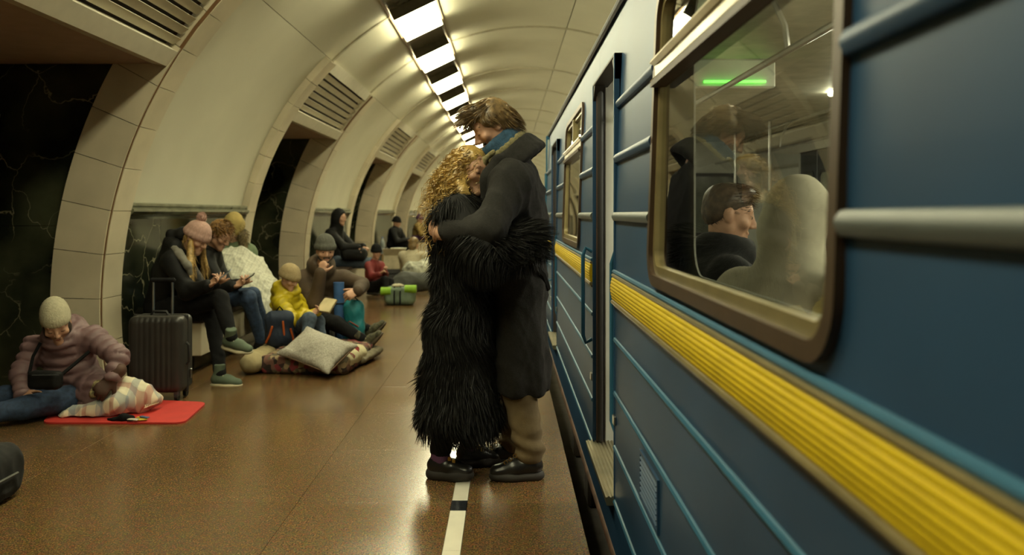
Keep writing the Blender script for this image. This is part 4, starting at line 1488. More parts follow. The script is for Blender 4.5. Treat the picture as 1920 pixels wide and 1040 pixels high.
def man():
    J = dict(
        pelvis=P(968, 560, 4.08), chest=P(962, 375, 4.06), neck=P(966, 300, 4.05), head=P(925, 238, 4.03),
        hf=V3(-.86, -.10, -.50), hu=V3(-.5, 0, .86),
        shL=P(958, 340, 3.86), shR=P(964, 340, 4.26),
        elL=P(918, 432, 3.70), wrL=P(824, 436, 3.80), haL=P(800, 416, 3.93),
        elR=P(908, 440, 4.40), wrR=P(830, 440, 4.24), haR=P(800, 436, 4.10),
        hpL=P(972, 572, 3.98), hpR=P(972, 572, 4.18), knL=P(974, 730, 3.98), knR=P(966, 728, 4.20),
        anL=P(989, 856, 3.96), anR=P(960, 838, 4.20))
    rt = root('person', (0.05, 4.08, 0), 'tall man in a long charcoal coat hugging the woman in black fur', 'person', 'embracing couple')
    R = frame(J['hf'], J['hu'])
    S = Sdf(); hd, nk, ch, pel = J['head'], J['neck'], J['chest'], J['pelvis']
    T = head_prims(S, hd, R, 1.04)
    fr = V3(-1, 0, 0); lat = V3(0, -1, 0)
    S.cone(nk, hd + R @ V3(0, -.02, -.055), .062, .056, .03)
    S.cone(pel, ch, .12, .125, .05, (fr, .75)); S.cone(ch, nk, .10, .06, .05)
    S.cone(J['shL'], J['shR'], .05, .05, .05)
    for q in 'LR':
        S.cone(J['sh' + q], J['el' + q], .048, .04, .02); S.cone(J['el' + q], J['wr' + q], .04, .028, .02)
        S.cone(J['hp' + q], J['kn' + q], .07, .052, .03); S.cone(J['kn' + q], J['an' + q], .05, .036, .02)
    hand_prims(S, J['wrL'], J['haL'] - J['wrL'], V3(-.75, -.65, .1), -1, .5, .98)
    hand_prims(S, J['wrR'], J['haR'] - J['wrR'], V3(-.8, .55, .1), 1, .5, .98)
    body = sd(S, 'body', SKIN, rt, .0052)
    face_marks(body, T, 1.04, hairm=BROWN_HAIR)
    Sb = Sdf()
    Sb.cone(T(-.026, .078, -.050), T(.026, .078, -.050), .008, .008, .008); Sb.cone(T(-.024, .074, -.084), T(.024, .074, -.084), .012, .012, .01)
    Sb.cone(T(-.050, .030, -.064), T(0, .067, -.096), .020, .022, .02); Sb.cone(T(.050, .030, -.064), T(0, .067, -.096), .020, .022, .02)
    sd(Sb, 'beard', DARK_HAIR, body, .006, wrinkles(.002, 140, 5))
    # trousers
    S = Sdf()
    S.cone(pel, pel - V3(0, 0, .05), .13, .13, .05)
    for q in 'LR':
        S.cone(J['hp' + q], J['kn' + q], .075, .080, .05); S.cone(J['kn' + q], J['an' + q] + V3(.01, 0, .03), .082, .072, .03)
    z0 = J['anL'][2]
    def cuff(V, N):
        w = np.exp(-((V[:, 2] - .17) / .07) ** 2)
        return wrinkles(.006, 18, 4)(V, N) + w * .007 * np.sin(V[:, 2] * 75 + V[:, 0] * 22 + 1.5 * np.sin(V[:, 1] * 30))
    sd(S, 'trousers', KHAKI, rt, .011, cuff)
    for q in 'LR':
        f = V3(-1, -.12 if q == 'L' else .02, 0)
        a = J['an' + q].copy(); a[2] = .108
        shoe(rt, a, f, V3(0, 0, 1), BLKLEATHER, SOLEBLK, 1.06, .006, boot=.03, chunky=1.5)
        for i in range(3):
            c = a + V3(-.06 - .022 * i, -.035 + (.0 if q == 'L' else .0), .012 - .016 * i)
            MB().tube([c + .009 * V3(math.cos(t), 0, math.sin(t)) for t in np.linspace(0, 6.28, 9)[:-1]], .0025, 5, closed=True).out('buckle', GOLD, rt, True)
    # coat
    S = Sdf()
    S.cone(P(968, 520, 4.08), P(960, 390, 4.07), .180, .200, .08, (fr, .78)); S.cone(P(960, 390, 4.07), nk - V3(.02, 0, 0), .185, .105, .09, (fr, .82))
    S.cone(J['shL'] + V3(0, .02, -.01), J['shR'] - V3(0, .02, .01), .098, .098, .09)
    S.cone(J['shL'], J['elL'], .094, .080, .05); S.cone(J['elL'], J['wrL'] * .75 + J['elL'] * .25, .080, .066, .04)
    S.cone(J['shR'], J['elR'], .094, .080, .05); S.cone(J['elR'], J['wrR'], .080, .064, .04)
    S.cone(P(970, 520, 4.08), P(973, 700, 4.08), .185, .215, .06, (fr, .72))
    S.box(P(972, 800, 4.08), V3(.5, .5, .18), None, .001, .008, neg=True)
    def drape(V, N):
        lowz = np.clip((1.05 - V[:, 2]) / .5, 0, 1)
        a = np.arctan2(V[:, 1] - 4.08, V[:, 0] - .06)
        return wrinkles(.017, 15, 21)(V, N) + lowz * .008 * np.sin(a * 7 + 1.0 + V[:, 2] * 1.5)
    coat = sd(S, 'coat', COATM, rt, .0115, drape)
    # collars: blue knit inside, olive fleece edge, broad wool collar; tilted from nape down to chin
    c0 = (P(968, 238, 4.05) + P(902, 292, 4.05)) / 2
    ax = nrm(V3(-.62, 0, .72)); Rc = frame(V3(0, 1, 0), ax); c0 = c0 - ax * .016
    S = Sdf(); S.ringp(c0, Rc, .098, .088, .020, .012, 22, flat=(Rc[:, 2], 1.7)); S.ringp(c0 - ax * .03, Rc, .098, .092, .022, .012, 22)
    sd(S, 'blue_collar', SCARF, rt, .008, wrinkles(.003, 60, 8))
    S = Sdf(); S.ringp(c0 - ax * .036, Rc, .113, .105, .014, .01, 22, flat=(Rc[:, 2], 1.5))
    e0 = P(908, 300, 3.93); S.chain([P(925, 285, 3.92), e0, P(898, 345, 3.92), P(893, 372, 3.93)], [.014, .015, .015, .013], .012)
    sd(S, 'fleece_edge', LINING, rt, .008, wrinkles(.003, 80, 9))
    S = Sdf()
    for i, (q, r) in enumerate(((.052, .119), (.068, .122), (.084, .126), (.100, .131), (.116, .137), (.132, .143))):
        S.ringp(c0 - ax * q + V3(.008, 0, 0), Rc, r, r * .96, .0125, .022, 22)
    S.chain([P(932, 300, 3.90), P(917, 335, 3.895), P(907, 372, 3.90)], [.030, .030, .020], .04, (V3(0, 1, 0), .6))
    sd(S, 'coat_collar', COATM, rt, .009, wrinkles(.004, 30, 31))
    # martingale belt hanging at the back
    MB().tube([P(992, 488, 3.87), P(1015, 512, 3.95), P(1026, 540, 4.05)], [.022, .024, .018], 8).out('belt', BLACKCLOTH, rt, True)
    # hair: cap and swept strands
    S = Sdf()
    S.ell(T(0, -.018, .048), V3(.090, .099, .092), R, .02); S.ell(T(0, -.075, -.005), V3(.072, .046, .070), R, .03)
    S.ell(T(0, .046, .100), V3(.064, .062, .036), R, .03); S.ell(T(0, .095, .088), V3(.042, .030, .024), R, .03)
    for sx in (-1, 1): S.ell(T(sx * .068, .010, .034), V3(.024, .040, .038), R, .02)
    S.ell(T(0, .098, -.020), V3(.098, .080, .080), R, .015, neg=True)
    V, F = S.mesh(.007, wrinkles(.006, 42, 12, (1, 1, 1)))
    hair = build('hair', V, F, BROWN_HAIR, rt, True)
    p, N = surf_points(V, F, 3400, 3, keep=lambda c: ((((c - hd) @ R)[:, 2] > -.06) & ((((c - hd) @ R)[:, 1] < .03) | (((c - hd) @ R)[:, 2] > .06))).astype(float))
    q = (p - hd) @ R
    n = len(p); k = 7; r = np.random.default_rng(5)
    # flow: top forward, sides back and down
    top = np.clip((q[:, 2] - .04) / .06, 0, 1)[:, None]
    fl = (top * V3(0, .9, .1)[None] + (1 - top) * V3(0, -.35, -.9)[None]) @ R.T
    cl = wrinkle_dir(p, 22, 4)
    D = fl + N * .16 + cl * .24 + r.normal(size=(n, 3)) * .07
    D /= np.linalg.norm(D, axis=1, keepdims=True)
    L = r.uniform(.03, .06, (n, 1)); out = [p - N * .002]
    x = p.copy()
    for i in range(1, k):
        x = x + D * L / (k - 1)
        D = D + fl * .10 - N * .17 * (i > 2) + cl * .16 * math.sin(i * 1.4)
        D /= np.linalg.norm(D, axis=1, keepdims=True); out.append(x)
    hs = ribbons('hair_strands', np.stack(out, 1), .0032, BROWN_HAIR, hair, 6)
    hs['kind'] = 'stuff'
    return rt


def woman():
    J = dict(
        pelvis=P(866, 610, 4.02), chest=P(864, 430, 4.0), neck=P(866, 372, 3.99), head=P(884, 322, 3.97),
        hf=V3(.72, -.64, -.12), hu=V3(.15, .05, .98),
        shR=P(856, 402, 3.85), shL=P(862, 402, 4.17),
        elR=P(905, 470, 3.70), wrR=P(990, 450, 3.83), haR=P(1016, 420, 3.95),
        elL=P(912, 470, 4.44), wrL=P(985, 440, 4.38), haL=P(1010, 425, 4.28),
        hpR=P(862, 620, 3.93), hpL=P(866, 620, 4.12), knR=P(850, 740, 3.93), knL=P(868, 736, 4.14),
        anR=P(826, 862, 3.96), anL=P(880, 845, 4.16))
    rt = root('person', (-.22, 4.0, 0), 'woman with long golden curls in a shaggy black fur coat leaning on the man', 'person', 'embracing couple')
    R = frame(J['hf'], J['hu']); hd, nk, ch, pel = J['head'], J['neck'], J['chest'], J['pelvis']
    fr = V3(1, 0, 0)
    S = Sdf(); T = head_prims(S, hd, R, .96)
    S.cone(nk, hd + R @ V3(0, -.02, -.055), .05, .045, .03)
    S.cone(pel, ch, .12, .11, .05, (fr, .75)); S.cone(ch, nk, .09, .05, .05); S.cone(J['shL'], J['shR'], .04, .04, .05)
    for q in 'LR':
        S.cone(J['sh' + q], J['el' + q], .04, .034, .02); S.cone(J['el' + q], J['wr' + q], .034, .025, .02)
        S.cone(J['hp' + q], J['kn' + q], .07, .05, .03); S.cone(J['kn' + q], J['an' + q], .046, .034, .02)
    hand_prims(S, J['wrR'], J['haR'] - J['wrR'], V3(.65, -.75, .1), 1, .35, .95)
    hand_prims(S, J['wrL'], J['haL'] - J['wrL'], V3(.7, .7, .1), -1, .35, .95)
    body = sd(S, 'body', SKIN, rt, .0052)
    face_marks(body, T, .96, hairm=BROWN_HAIR)
    # leggings, socks, shoes
    S = Sdf()
    for q in 'LR':
        S.cone(J['hp' + q], J['kn' + q], .09, .07, .04); S.cone(J['kn' + q], J['an' + q] + V3(0, 0, .05), .066, .052, .03)
    sd(S, 'leggings', BLACKCLOTH, rt, .012, wrinkles(.004, 30, 2))
    for q in 'LR':
        a = J['an' + q].copy(); a[2] = .105
        S = Sdf().cone(a + V3(0, 0, .0), a + V3(-.004, 0, .065), .047, .046, .01)
        sd(S, 'sock', PURPLE, rt, .009, wrinkles(.004, 70, 2))
        shoe(rt, a, V3(1, -.22 if q == 'R' else .1, 0), V3(0, 0, 1), BLKLEATHER, SOLEBLK, .94, .006, boot=.005, chunky=2.0)
        for i in range(2):
            c = a + V3(.045 + .02 * i, -.040, .002 - .012 * i)
            MB().box(c - V3(.008, .003, .010), c + V3(.008, .003, .010), .002).out('buckle', GOLD, rt)
    # fur coat
    S = Sdf()
    S.cone(pel, ch, .168, .160, .08, (fr, .80)); S.cone(ch, nk, .150, .09, .08, (fr, .85))
    S.cone(J['shR'], J['shL'], .085, .085, .08)
    S.cone(pel, P(860, 770, 4.01), .170, .200, .06, (V3(0, 1, 0), .95))
    S.box(P(860, 918, 4.01), V3(.5, .5, .30), None, .001, .01, neg=True)
    for q in 'LR':
        S.cone(J['sh' + q], J['el' + q], .085, .080, .05); S.cone(J['el' + q], J['wr' + q] + nrm(J['wr' + q] - J['el' + q]) * .0, .082, .074, .04)
    V, F = S.mesh(.014, wrinkles(.010, 14, 41))
    coat = build('fur_coat', V, F, FURU, rt, True)
    el, wr = J['elR'], J['wrR']
    f1 = fur('fur_pile', V, F, 30000, .085, FURM, coat, 11, fall=(-.05, 0, -1), lift=.42, wid=.0034, messy=.33)
    f1['kind'] = 'stuff'
    # shaggy cuff fur pointing along the sleeve
    f2 = fur('sleeve_pile', V, F, 5000, .075, FURM, coat, 12, fall=tuple(wr - el + V3(0, 0, -.08)), lift=.6, wid=.0034, messy=.45,
             keep=lambda c: ((np.linalg.norm(np.cross(c - el, nrm(wr - el)), axis=1) < .13) & (((c - el) @ nrm(wr - el)) > 0)).astype(float) + 1e-6)
    f2['kind'] = 'stuff'
    # hair: shell plus long spiralling locks
    S = Sdf()
    S.ell(T(0, -.03, .045), V3(.086, .098, .086), R, .02)
    S.chain([T(-.02, -.07, .0), P(856, 350, 3.97), P(838, 395, 3.95), P(822, 432, 3.95)], [.085, .085, .062, .026], .05)
    S.chain([T(.05, -.055, -.01), P(866, 366, 3.88), P(858, 392, 3.86)], [.045, .045, .03], .04)
    S.ell(T(.015, .110, -.03), V3(.070, .092, .105), R, .02, neg=True)
    V, F = S.mesh(.008, wrinkles(.010, 45, 13))
    hair = build('hair', V, F, BLOND_HAIR, rt, True)
    r = np.random.default_rng(9); n = 1100; k = 22
    p, N = surf_points(V, F, n, 8, keep=lambda c: (((c - hd) @ R)[:, 2] > -.10).astype(float) + .25)
    D = N * .35 + V3(-.33, 0, -.8)[None] + r.normal(size=(n, 3)) * .12
    D /= np.linalg.norm(D, axis=1, keepdims=True)
    L = r.uniform(.06, .17, (n, 1, 1)); t = np.linspace(0, 1, k)[None, :, None]
    base = p[:, None, :] + D[:, None, :] * L * t + V3(0, 0, -.03)[None, None] * t ** 2
    u = np.cross(D, r.normal(size=(n, 3))); u /= np.linalg.norm(u, axis=1, keepdims=True); v = np.cross(D, u)
    ph = r.uniform(0, 6.28, (n, 1, 1)); tw = r.uniform(2.0, 3.6, (n, 1, 1)) * L / .12
    rad = r.uniform(.006, .013, (n, 1, 1)) * np.minimum(1, t * 4)
    loc = base + rad * (u[:, None] * np.cos(6.28 * tw * t + ph) + v[:, None] * np.sin(6.28 * tw * t + ph))
    hs = ribbons('curls', loc, .0055, BLOND_HAIR, hair, 2, taper=True)
    hs['kind'] = 'stuff'
    return rt


man()
woman()
# ------------------------------------------------------------------ people along the platform
LAV = mat('lavender_nylon', (0.20, 0.120, 0.125), 0.55, var=.1, scale=10)
DENIM = mat('blue_denim', (0.030, 0.055, 0.110), 0.85, var=.2, scale=40, bump=.15, bscale=300)
DENIM2 = mat('slate_denim', (0.060, 0.085, 0.120), 0.85, var=.2, scale=40)
CREAM = mat('cream_knit', (0.46, 0.42, 0.29), 0.95, var=.08, scale=60, bump=.3, bscale=150)
PINKK = mat('pink_knit', (0.48, 0.30, 0.25), 0.95, var=.08, scale=60, bump=.3, bscale=150)
BEIGEK = mat('beige_knit', (0.33, 0.25, 0.13), 0.95, var=.08, scale=60, bump=.3, bscale=150)
GREYK = mat('grey_knit', (0.085, 0.085, 0.07), 0.95, var=.1, scale=60, bump=.3, bscale=150)
GLOVE = mat('brown_glove', (0.075, 0.035, 0.022), 0.7)
BLACKJ = mat('black_nylon', (0.008, 0.008, 0.008), 0.65, var=.2, spec=.2)
GREENSH = mat('green_canvas', (0.085, 0.115, 0.075), 0.8, var=.1)
SOLEC = mat('cream_sole', (0.46, 0.41, 0.27), 0.6)
YELJ = mat('yellow_nylon', (0.52, 0.40, 0.008), 0.5, var=.1)
BROWNP = mat('brown_parka', (0.055, 0.033, 0.016), 0.85, var=.15, bump=.1)
BOOTM = mat('camouflage_boot', (0.075, 0.070, 0.035), 0.8, var=.4, scale=35)
GREYF = mat('grey_fleece', (0.19, 0.18, 0.15), 0.95, var=.1)
TANC = mat('tan_coat', (0.26, 0.175, 0.05), 0.85, var=.1)
REDJ = mat('red_jacket', (0.19, 0.022, 0.022), 0.7)
CREAMJ = mat('cream_jacket', (0.42, 0.37, 0.25), 0.85, var=.1)
OLIVEJ = mat('grey_hoodie', (0.42, 0.39, 0.30), 0.9, var=.1)
GREENT = mat('sage_top', (0.16, 0.21, 0.12), 0.9)
FURTRIM = mat('fur_trim', (0.20, 0.15, 0.075), 0.8, var=.4, scale=50)
BLACKPHONE = mat('phone_black', (0.012, 0.012, 0.013), 0.2)


def phone(label, c, d, n, lit=False, case=None):
    R = frame(d, n); c = np.asarray(c)
    rt = root('smartphone', c, label, 'phone', 'phones in hands')
    MB().box(c - V3(.036, .074, .004), c + V3(.036, .074, .004), .003, R, c).out('phone_case', case or BLACKPHONE, rt)
    o = c + R[:, 2] * .0045
    MB().box(o - V3(.033, .069, .0006), o + V3(.033, .069, .0006), 0, R, o).out('screen', mat('screen_glass', (.05, .055, .06), .08), rt)


# --- woman in lavender
J = dict(pelvis=P(150, 728, 5.42), chest=P(128, 672, 5.34), neck=P(118, 636, 5.27), head=P(106, 607, 5.17), hf=V3(.42, -.78, -.46), hu=V3(.05, -.42, .9),
         shR=P(66, 650, 5.32), shL=P(176, 634, 5.30), elR=P(40, 700, 5.22), wrR=P(42, 738, 5.08), haR=P(60, 755, 4.98),
         elL=P(222, 668, 5.20), wrL=P(212, 706, 5.12), haL=P(192, 728, 5.08),
         hpL=P(172, 738, 5.36), hpR=P(128, 732, 5.46), knL=P(45, 764, 4.98), knR=P(8, 744, 5.18), anL=P(-110, 796, 4.74), anR=P(-140, 770, 4.98), thR=-1, thL=-1)
J['toL'] = J['anL'] + V3(-.6, -.3, .6); J['toR'] = J['anR'] + V3(-.6, -.3, .6)
r1 = person('woman in a lavender puffer coat and cream beanie sitting on the red mat', J, jm=LAV, tm=DENIM, shoem=BLKLEATHER, solem=SOLEBLK, hb=.007, hc=.011,
            bulk=.98, puffer=(.060, .020), hood='down', hands=(.5, .5), hn=(V3(.5, -.4, .6), V3(-.4, -.5, .6)), glove=(GLOVE, None), fem=True, wr=.008, seed=4,
            skirt_to=[P(196, 742, 5.26)], skirt_r=[.155], collar=(.03, .075, .034))
beanie(r1, J['head'], J['R'], CREAM, 1.0, .008, slouch=(.0, -.05, .055), rim=False, low=.012, tilt=.12)
hair_shell(r1, 'hair', J['head'], J['R'], DARK_HAIR, [((.060, .0, -.03), (.022, .05, .055)), ((-.060, .0, -.03), (.022, .05, .055)), ((0, -.06, -.04), (.07, .04, .05))])
# --- pink beanie
J = dict(pelvis=P(300, 574, 6.62), chest=P(320, 512, 6.56), neck=P(346, 474, 6.52), head=P(369, 446, 6.48), hf=V3(.84, -.30, -.48), hu=V3(.45, -.05, .9),
         shR=P(322, 490, 6.36), shL=P(342, 490, 6.72), elR=P(352, 546, 6.28), wrR=P(388, 536, 6.22), haR=P(408, 522, 6.22),
         elL=P(378, 545, 6.62), wrL=P(402, 531, 6.42), haL=P(418, 519, 6.34),
         hpR=P(312, 578, 6.52), hpL=P(312, 578, 6.72), knR=P(412, 560, 6.28), anR=P(434, 632, 6.12), knL=P(398, 588, 6.46), anL=P(413, 700, 6.15), thR=-1, thL=1)
J['toR'] = J['anR'] + V3(.95, -.2, -.18); J['upR'] = V3(.15, -.3, .9); J['toL'] = J['anL'] + V3(1, -.15, 0); J['upL'] = V3(0, 0, 1)
r2 = person('young woman in a pink pompom beanie and black jacket on the bench reading her phone', J, jm=BLACKJ, tm=BLACKCLOTH, shoem=GREENSH, solem=SOLEC, hb=.007, hc=.012,
            bulk=1.05, hands=(.7, .7), hn=(V3(.1, -.6, -.7), V3(.1, .6, -.7)), fem=True, hood='down', boot=.06, lace=SOLEC, seed=7)
beanie(r2, J['head'], J['R'], PINKK, 1.0, .007, pom=((0, -.045, .155), .036), slouch=(0, -.01, .03), low=.010, tilt=.05)
T = J['T']
S = Sdf(); S.cone(T(.065, .01, -.02), P(356, 492, 6.34), .022, .030, .02); S.cone(P(356, 492, 6.34), P(358, 528, 6.32), .030, .022, .02)
S.cone(T(-.06, .02, -.03), P(385, 500, 6.58), .020, .024, .02); S.ell(T(0, -.055, -.03), V3(.07, .04, .06), J['R'], .02)
V, F = S.mesh(.008, wrinkles(.006, 60, 3, (1, 1, .25)))
hh = build('hair', V, F, STRAW_HAIR, r2, True)
fs = fur('hair_strands', V, F, 900, .10, STRAW_HAIR, hh, 3, fall=(0.02, 0, -1), lift=.06, wid=.004, messy=.08); fs['kind'] = 'stuff'
S = Sdf(); S.chain([P(318, 455, 6.46), P(335, 475, 6.34), P(352, 498, 6.30), P(358, 515, 6.32)], [.022, .034, .030, .018], .02)
S.chain([P(318, 455, 6.46), P(330, 458, 6.62), P(362, 480, 6.66)], [.022, .03, .02], .02)
sd(S, 'scarf', GREYF, r2, .010, wrinkles(.006, 45, 6))
S = Sdf(); S.cone(P(322, 440, 6.5), P(335, 462, 6.52), .05, .075, .04); S.ell(P(345, 440, 6.52), V3(.07, .09, .07), None, .03)
sd(S, 'hood', BLACKJ, r2, .011, wrinkles(.006, 25, 6))
phone('pale phone held by the woman in the pink beanie', P(418, 517, 6.27), V3(.75, 0, .55), V3(-.5, -.2, .7), case=mat('phone_pale', (.22, .25, .27), .3))
# --- curly hair
J = dict(pelvis=P(372, 555, 7.45), chest=P(388, 500, 7.38), neck=P(401, 468, 7.34), head=P(414, 442, 7.28), hf=V3(.80, -.28, -.52), hu=V3(.5, 0, .87),
         shR=P(384, 482, 7.2), shL=P(399, 482, 7.54), elR=P(412, 540, 7.1), wrR=P(436, 536, 7.05), haR=P(452, 530, 7.05),
         elL=P(425, 538, 7.45), wrL=P(446, 532, 7.2), haL=P(460, 526, 7.14),
         hpR=P(385, 560, 7.35), hpL=P(383, 560, 7.55), knR=P(466, 558, 7.22), anR=P(490, 640, 7.36), knL=P(474, 552, 7.45), anL=P(502, 632, 7.62), thR=-1, thL=1)
for q in 'RL': J['to' + q] = J['an' + q] + V3(1, -.2, 0); J['up' + q] = V3(0, 0, 1)
r3 = person('person with short ginger curls in a dark jacket and blue jeans beside the pink beanie', J, jm=BLACKJ, tm=DENIM, shoem=BLACKCLOTH, solem=SOLEBLK, hb=.009, hc=.013,
            hands=(.7, .7), hn=(V3(.1, -.6, -.7), V3(.1, .6, -.7)), boot=.06, seed=9)
CURL = mat('ginger_curls', (.27, .14, .04), .6, var=.45, scale=60)
S = Sdf(); S.ell(J['T'](0, -.03, .045), V3(.095, .105, .095), J['R'], .02); S.ell(J['T'](0, -.06, -.02), V3(.085, .06, .075), J['R'], .03)
V, F = S.mesh(.008, wrinkles(.014, 70, 5)); hh = build('hair', V, F, CURL, r3, True)
fs = fur('curls', V, F, 900, .045, CURL, hh, 5, fall=(.2, -.2, -.6), lift=.7, wid=.007, messy=.9, k=6); fs['kind'] = 'stuff'
phone('dark phone held by the person with ginger curls', P(463, 522, 7.10), V3(.8, 0, .5), V3(-.5, -.2, .7))
# --- bowed figure under the grey blanket
J = dict(pelvis=P(452, 545, 8.32), chest=P(446, 486, 8.30), neck=P(443, 456, 8.26), head=P(438, 428, 8.18), hf=V3(-.25, -.62, -.72), hu=V3(.10, -.62, .78),
         shR=P(420, 472, 8.25), shL=P(466, 472, 8.30), elR=P(415, 520, 8.2), wrR=P(440, 535, 8.05), haR=P(455, 538, 8.0),
         elL=P(478, 520, 8.25), wrL=P(462, 538, 8.05), haL=P(455, 542, 8.0),
         hpR=P(448, 550, 8.2), hpL=P(462, 550, 8.35), knR=P(492, 548, 7.98), anR=P(500, 628, 8.05), knL=P(502, 545, 8.15), anL=P(512, 622, 8.22))
for q in 'RL': J['to' + q] = J['an' + q] + V3(1, -.2, 0); J['up' + q] = V3(0, 0, 1)
r4 = person('bowed person in a yellowish hat and fur-trimmed hood wrapped in the pale blanket', J, jm=GREENT, tm=DENIM, shoem=BLACKCLOTH, solem=SOLEBLK, hb=.010, hc=.014, marks=False, seed=11)
beanie(r4, J['head'], J['R'], mat('mustard_knit', (.40, .30, .10), .95, bump=.3, bscale=150), 1.08, .009, slouch=(0, -.03, .05), low=.0, tilt=.1)
S = Sdf(); S.chain([P(432, 432, 8.12), P(446, 428, 8.15), P(454, 440, 8.2), P(457, 462, 8.22)], [.03, .04, .05, .04], .03)
V, F = S.mesh(.011, wrinkles(.008, 60, 2)); hh = build('fur_hood_trim', V, F, FURTRIM, r4, True)
fs = fur('fur_pile', V, F, 500, .035, FURTRIM, hh, 6, fall=(.3, -.2, -.6), lift=.9, wid=.004, k=4); fs['kind'] = 'stuff'
# --- child in yellow
J = dict(pelvis=P(543, 618, 7.28), chest=P(540, 576, 7.27), neck=P(540, 550, 7.22), head=P(543, 522, 7.14), hf=V3(.80, -.46, -.38), hu=V3(.3, -.1, .94),
         shR=P(526, 566, 7.10), shL=P(556, 566, 7.40), elR=P(548, 602, 6.98), wrR=P(580, 590, 6.94), haR=P(598, 580, 6.94),
         elL=P(575, 596, 7.3), wrL=P(594, 586, 7.1), haL=P(608, 577, 7.04),
         hpR=P(550, 622, 7.16), hpL=P(556, 618, 7.36), knR=P(580, 598, 6.84), anR=P(572, 652, 6.76), knL=P(596, 602, 7.12), anL=P(606, 648, 7.0), thR=-1, thL=1)
for q in 'RL': J['to' + q] = J['an' + q] + V3(.8, -.4, 0); J['up' + q] = V3(0, 0, 1)
r5 = person('child in a bright yellow padded jacket and beige beanie reading a book', J, jm=YELJ, tm=DENIM2, shoem=BLACKCLOTH, solem=SOLEBLK, s=.84, hb=.008, hc=.011,
            bulk=1.05, puffer=(.065, .017), hands=(.6, .6), hn=(V3(.1, -.6, -.7), V3(.1, .6, -.7)), hood='down', collar=(.035, .080, .036), seed=13)
beanie(r5, J['head'], J['R'], BEIGEK, .90, .007, slouch=(0, -.02, .03), low=.012, tilt=.06)
bk = P(603, 570, 6.98)
rb = root('book', bk, 'small open book held by the child in yellow', 'book')
PAPER = mat('book_paper', (.50, .42, .24), .9); COVER = mat('book_cover', (.10, .07, .03), .7)
Rb = frame(V3(.25, .6, .55), V3(-.5, -.45, .7))
for sx in (-1, 1):
    ang = sx * .45
    Rr = Rb @ np.array([[math.cos(ang), 0, math.sin(ang)], [0, 1, 0], [-math.sin(ang), 0, math.cos(ang)]])
    c = bk + Rr @ V3(sx * .055, 0, 0)
    MB().box(c - V3(.053, .075, .008), c + V3(.053, .075, .006), .004, Rr, c).out('page_block', PAPER, rb)
    c2 = bk + Rr @ V3(sx * .056, 0, -.011)
    MB().box(c2 - V3(.057, .079, .002), c2 + V3(.057, .079, .002), .001, Rr, c2).out('cover', COVER, rb)
# --- man in brown parka, fist at his mouth
J = dict(pelvis=P(586, 588, 7.95), chest=P(592, 545, 7.86), neck=P(602, 505, 7.76), head=P(610, 470, 7.66), hf=V3(.36, -.90, -.16), hu=V3(.05, -.1, 1),
         shR=P(566, 524, 7.74), shL=P(643, 522, 7.84), elR=P(590, 570, 7.46), wrR=P(601, 512, 7.44), haR=P(610, 484, 7.47),
         elL=P(678, 534, 7.72), wrL=P(671, 546, 7.44), haL=P(656, 552, 7.38),
         hpR=P(580, 594, 7.84), hpL=P(602, 592, 7.98), knR=P(630, 606, 7.34), anR=P(680, 636, 7.30), knL=P(642, 596, 7.80), anL=P(688, 616, 7.74), thR=1, thL=1)
for q in 'RL': J['to' + q] = J['an' + q] + V3(.70, -.12, .68); J['up' + q] = V3(-.68, -.1, .73)
r6 = person('man in a brown parka and grey beanie resting his mouth on his fist', J, jm=BROWNP, tm=BLACKCLOTH, shoem=BOOTM, solem=mat('brown_sole', (.06, .04, .02), .7), hb=.0075, hc=.012,
            bulk=1.12, hands=(.6, 1.25), hn=(V3(.2, -.8, .4), V3(-.2, -.9, .1)), hood='down', boot=.07, seed=17, lace=SOLEC, open_eyes=True, beard=DARK_HAIR,
            skirt_to=[P(612, 580, 7.70)], skirt_r=[.125], collar=(.02, .085, .035))
beanie(r6, J['head'], J['R'], GREYK, 1.03, .008, slouch=(0, -.02, .05), low=.020, tilt=.08)
# --- black hooded man on the second bench
J = dict(pelvis=P(620, 487, 13.3), chest=P(622, 450, 13.3), neck=P(627, 426, 13.25), head=P(633, 408, 13.2), hf=V3(.92, -.30, -.12), hu=V3(.15, 0, 1),
         shR=P(615, 438, 13.1), shL=P(632, 438, 13.5), elR=P(640, 463, 12.95), wrR=P(666, 463, 12.95), haR=P(680, 470, 12.95),
         elL=P(655, 462, 13.5), wrL=P(676, 461, 13.2), haL=P(686, 466, 13.15),
         hpR=P(628, 491, 13.2), hpL=P(628, 491, 13.4), knR=P(686, 493, 13.02), anR=P(690, 538, 13.0), knL=P(694, 490, 13.3), anL=P(700, 534, 13.35))
for q in 'RL': J['to' + q] = J['an' + q] + V3(.9, -.35, 0); J['up' + q] = V3(0, 0, 1)
for q in list(J):
    if q[:2] not in ('hf', 'hu', 'up'): J[q] = J[q] + V3(.07, -.15, 0)
person('man in a black hooded coat on the second bench, bag on lap', J, jm=BLACKJ, tm=DENIM2, shoem=BLACKCLOTH, solem=SOLEBLK, hb=.011, hc=.016, bulk=1.12, hood='up', seed=19, legw=1.1)
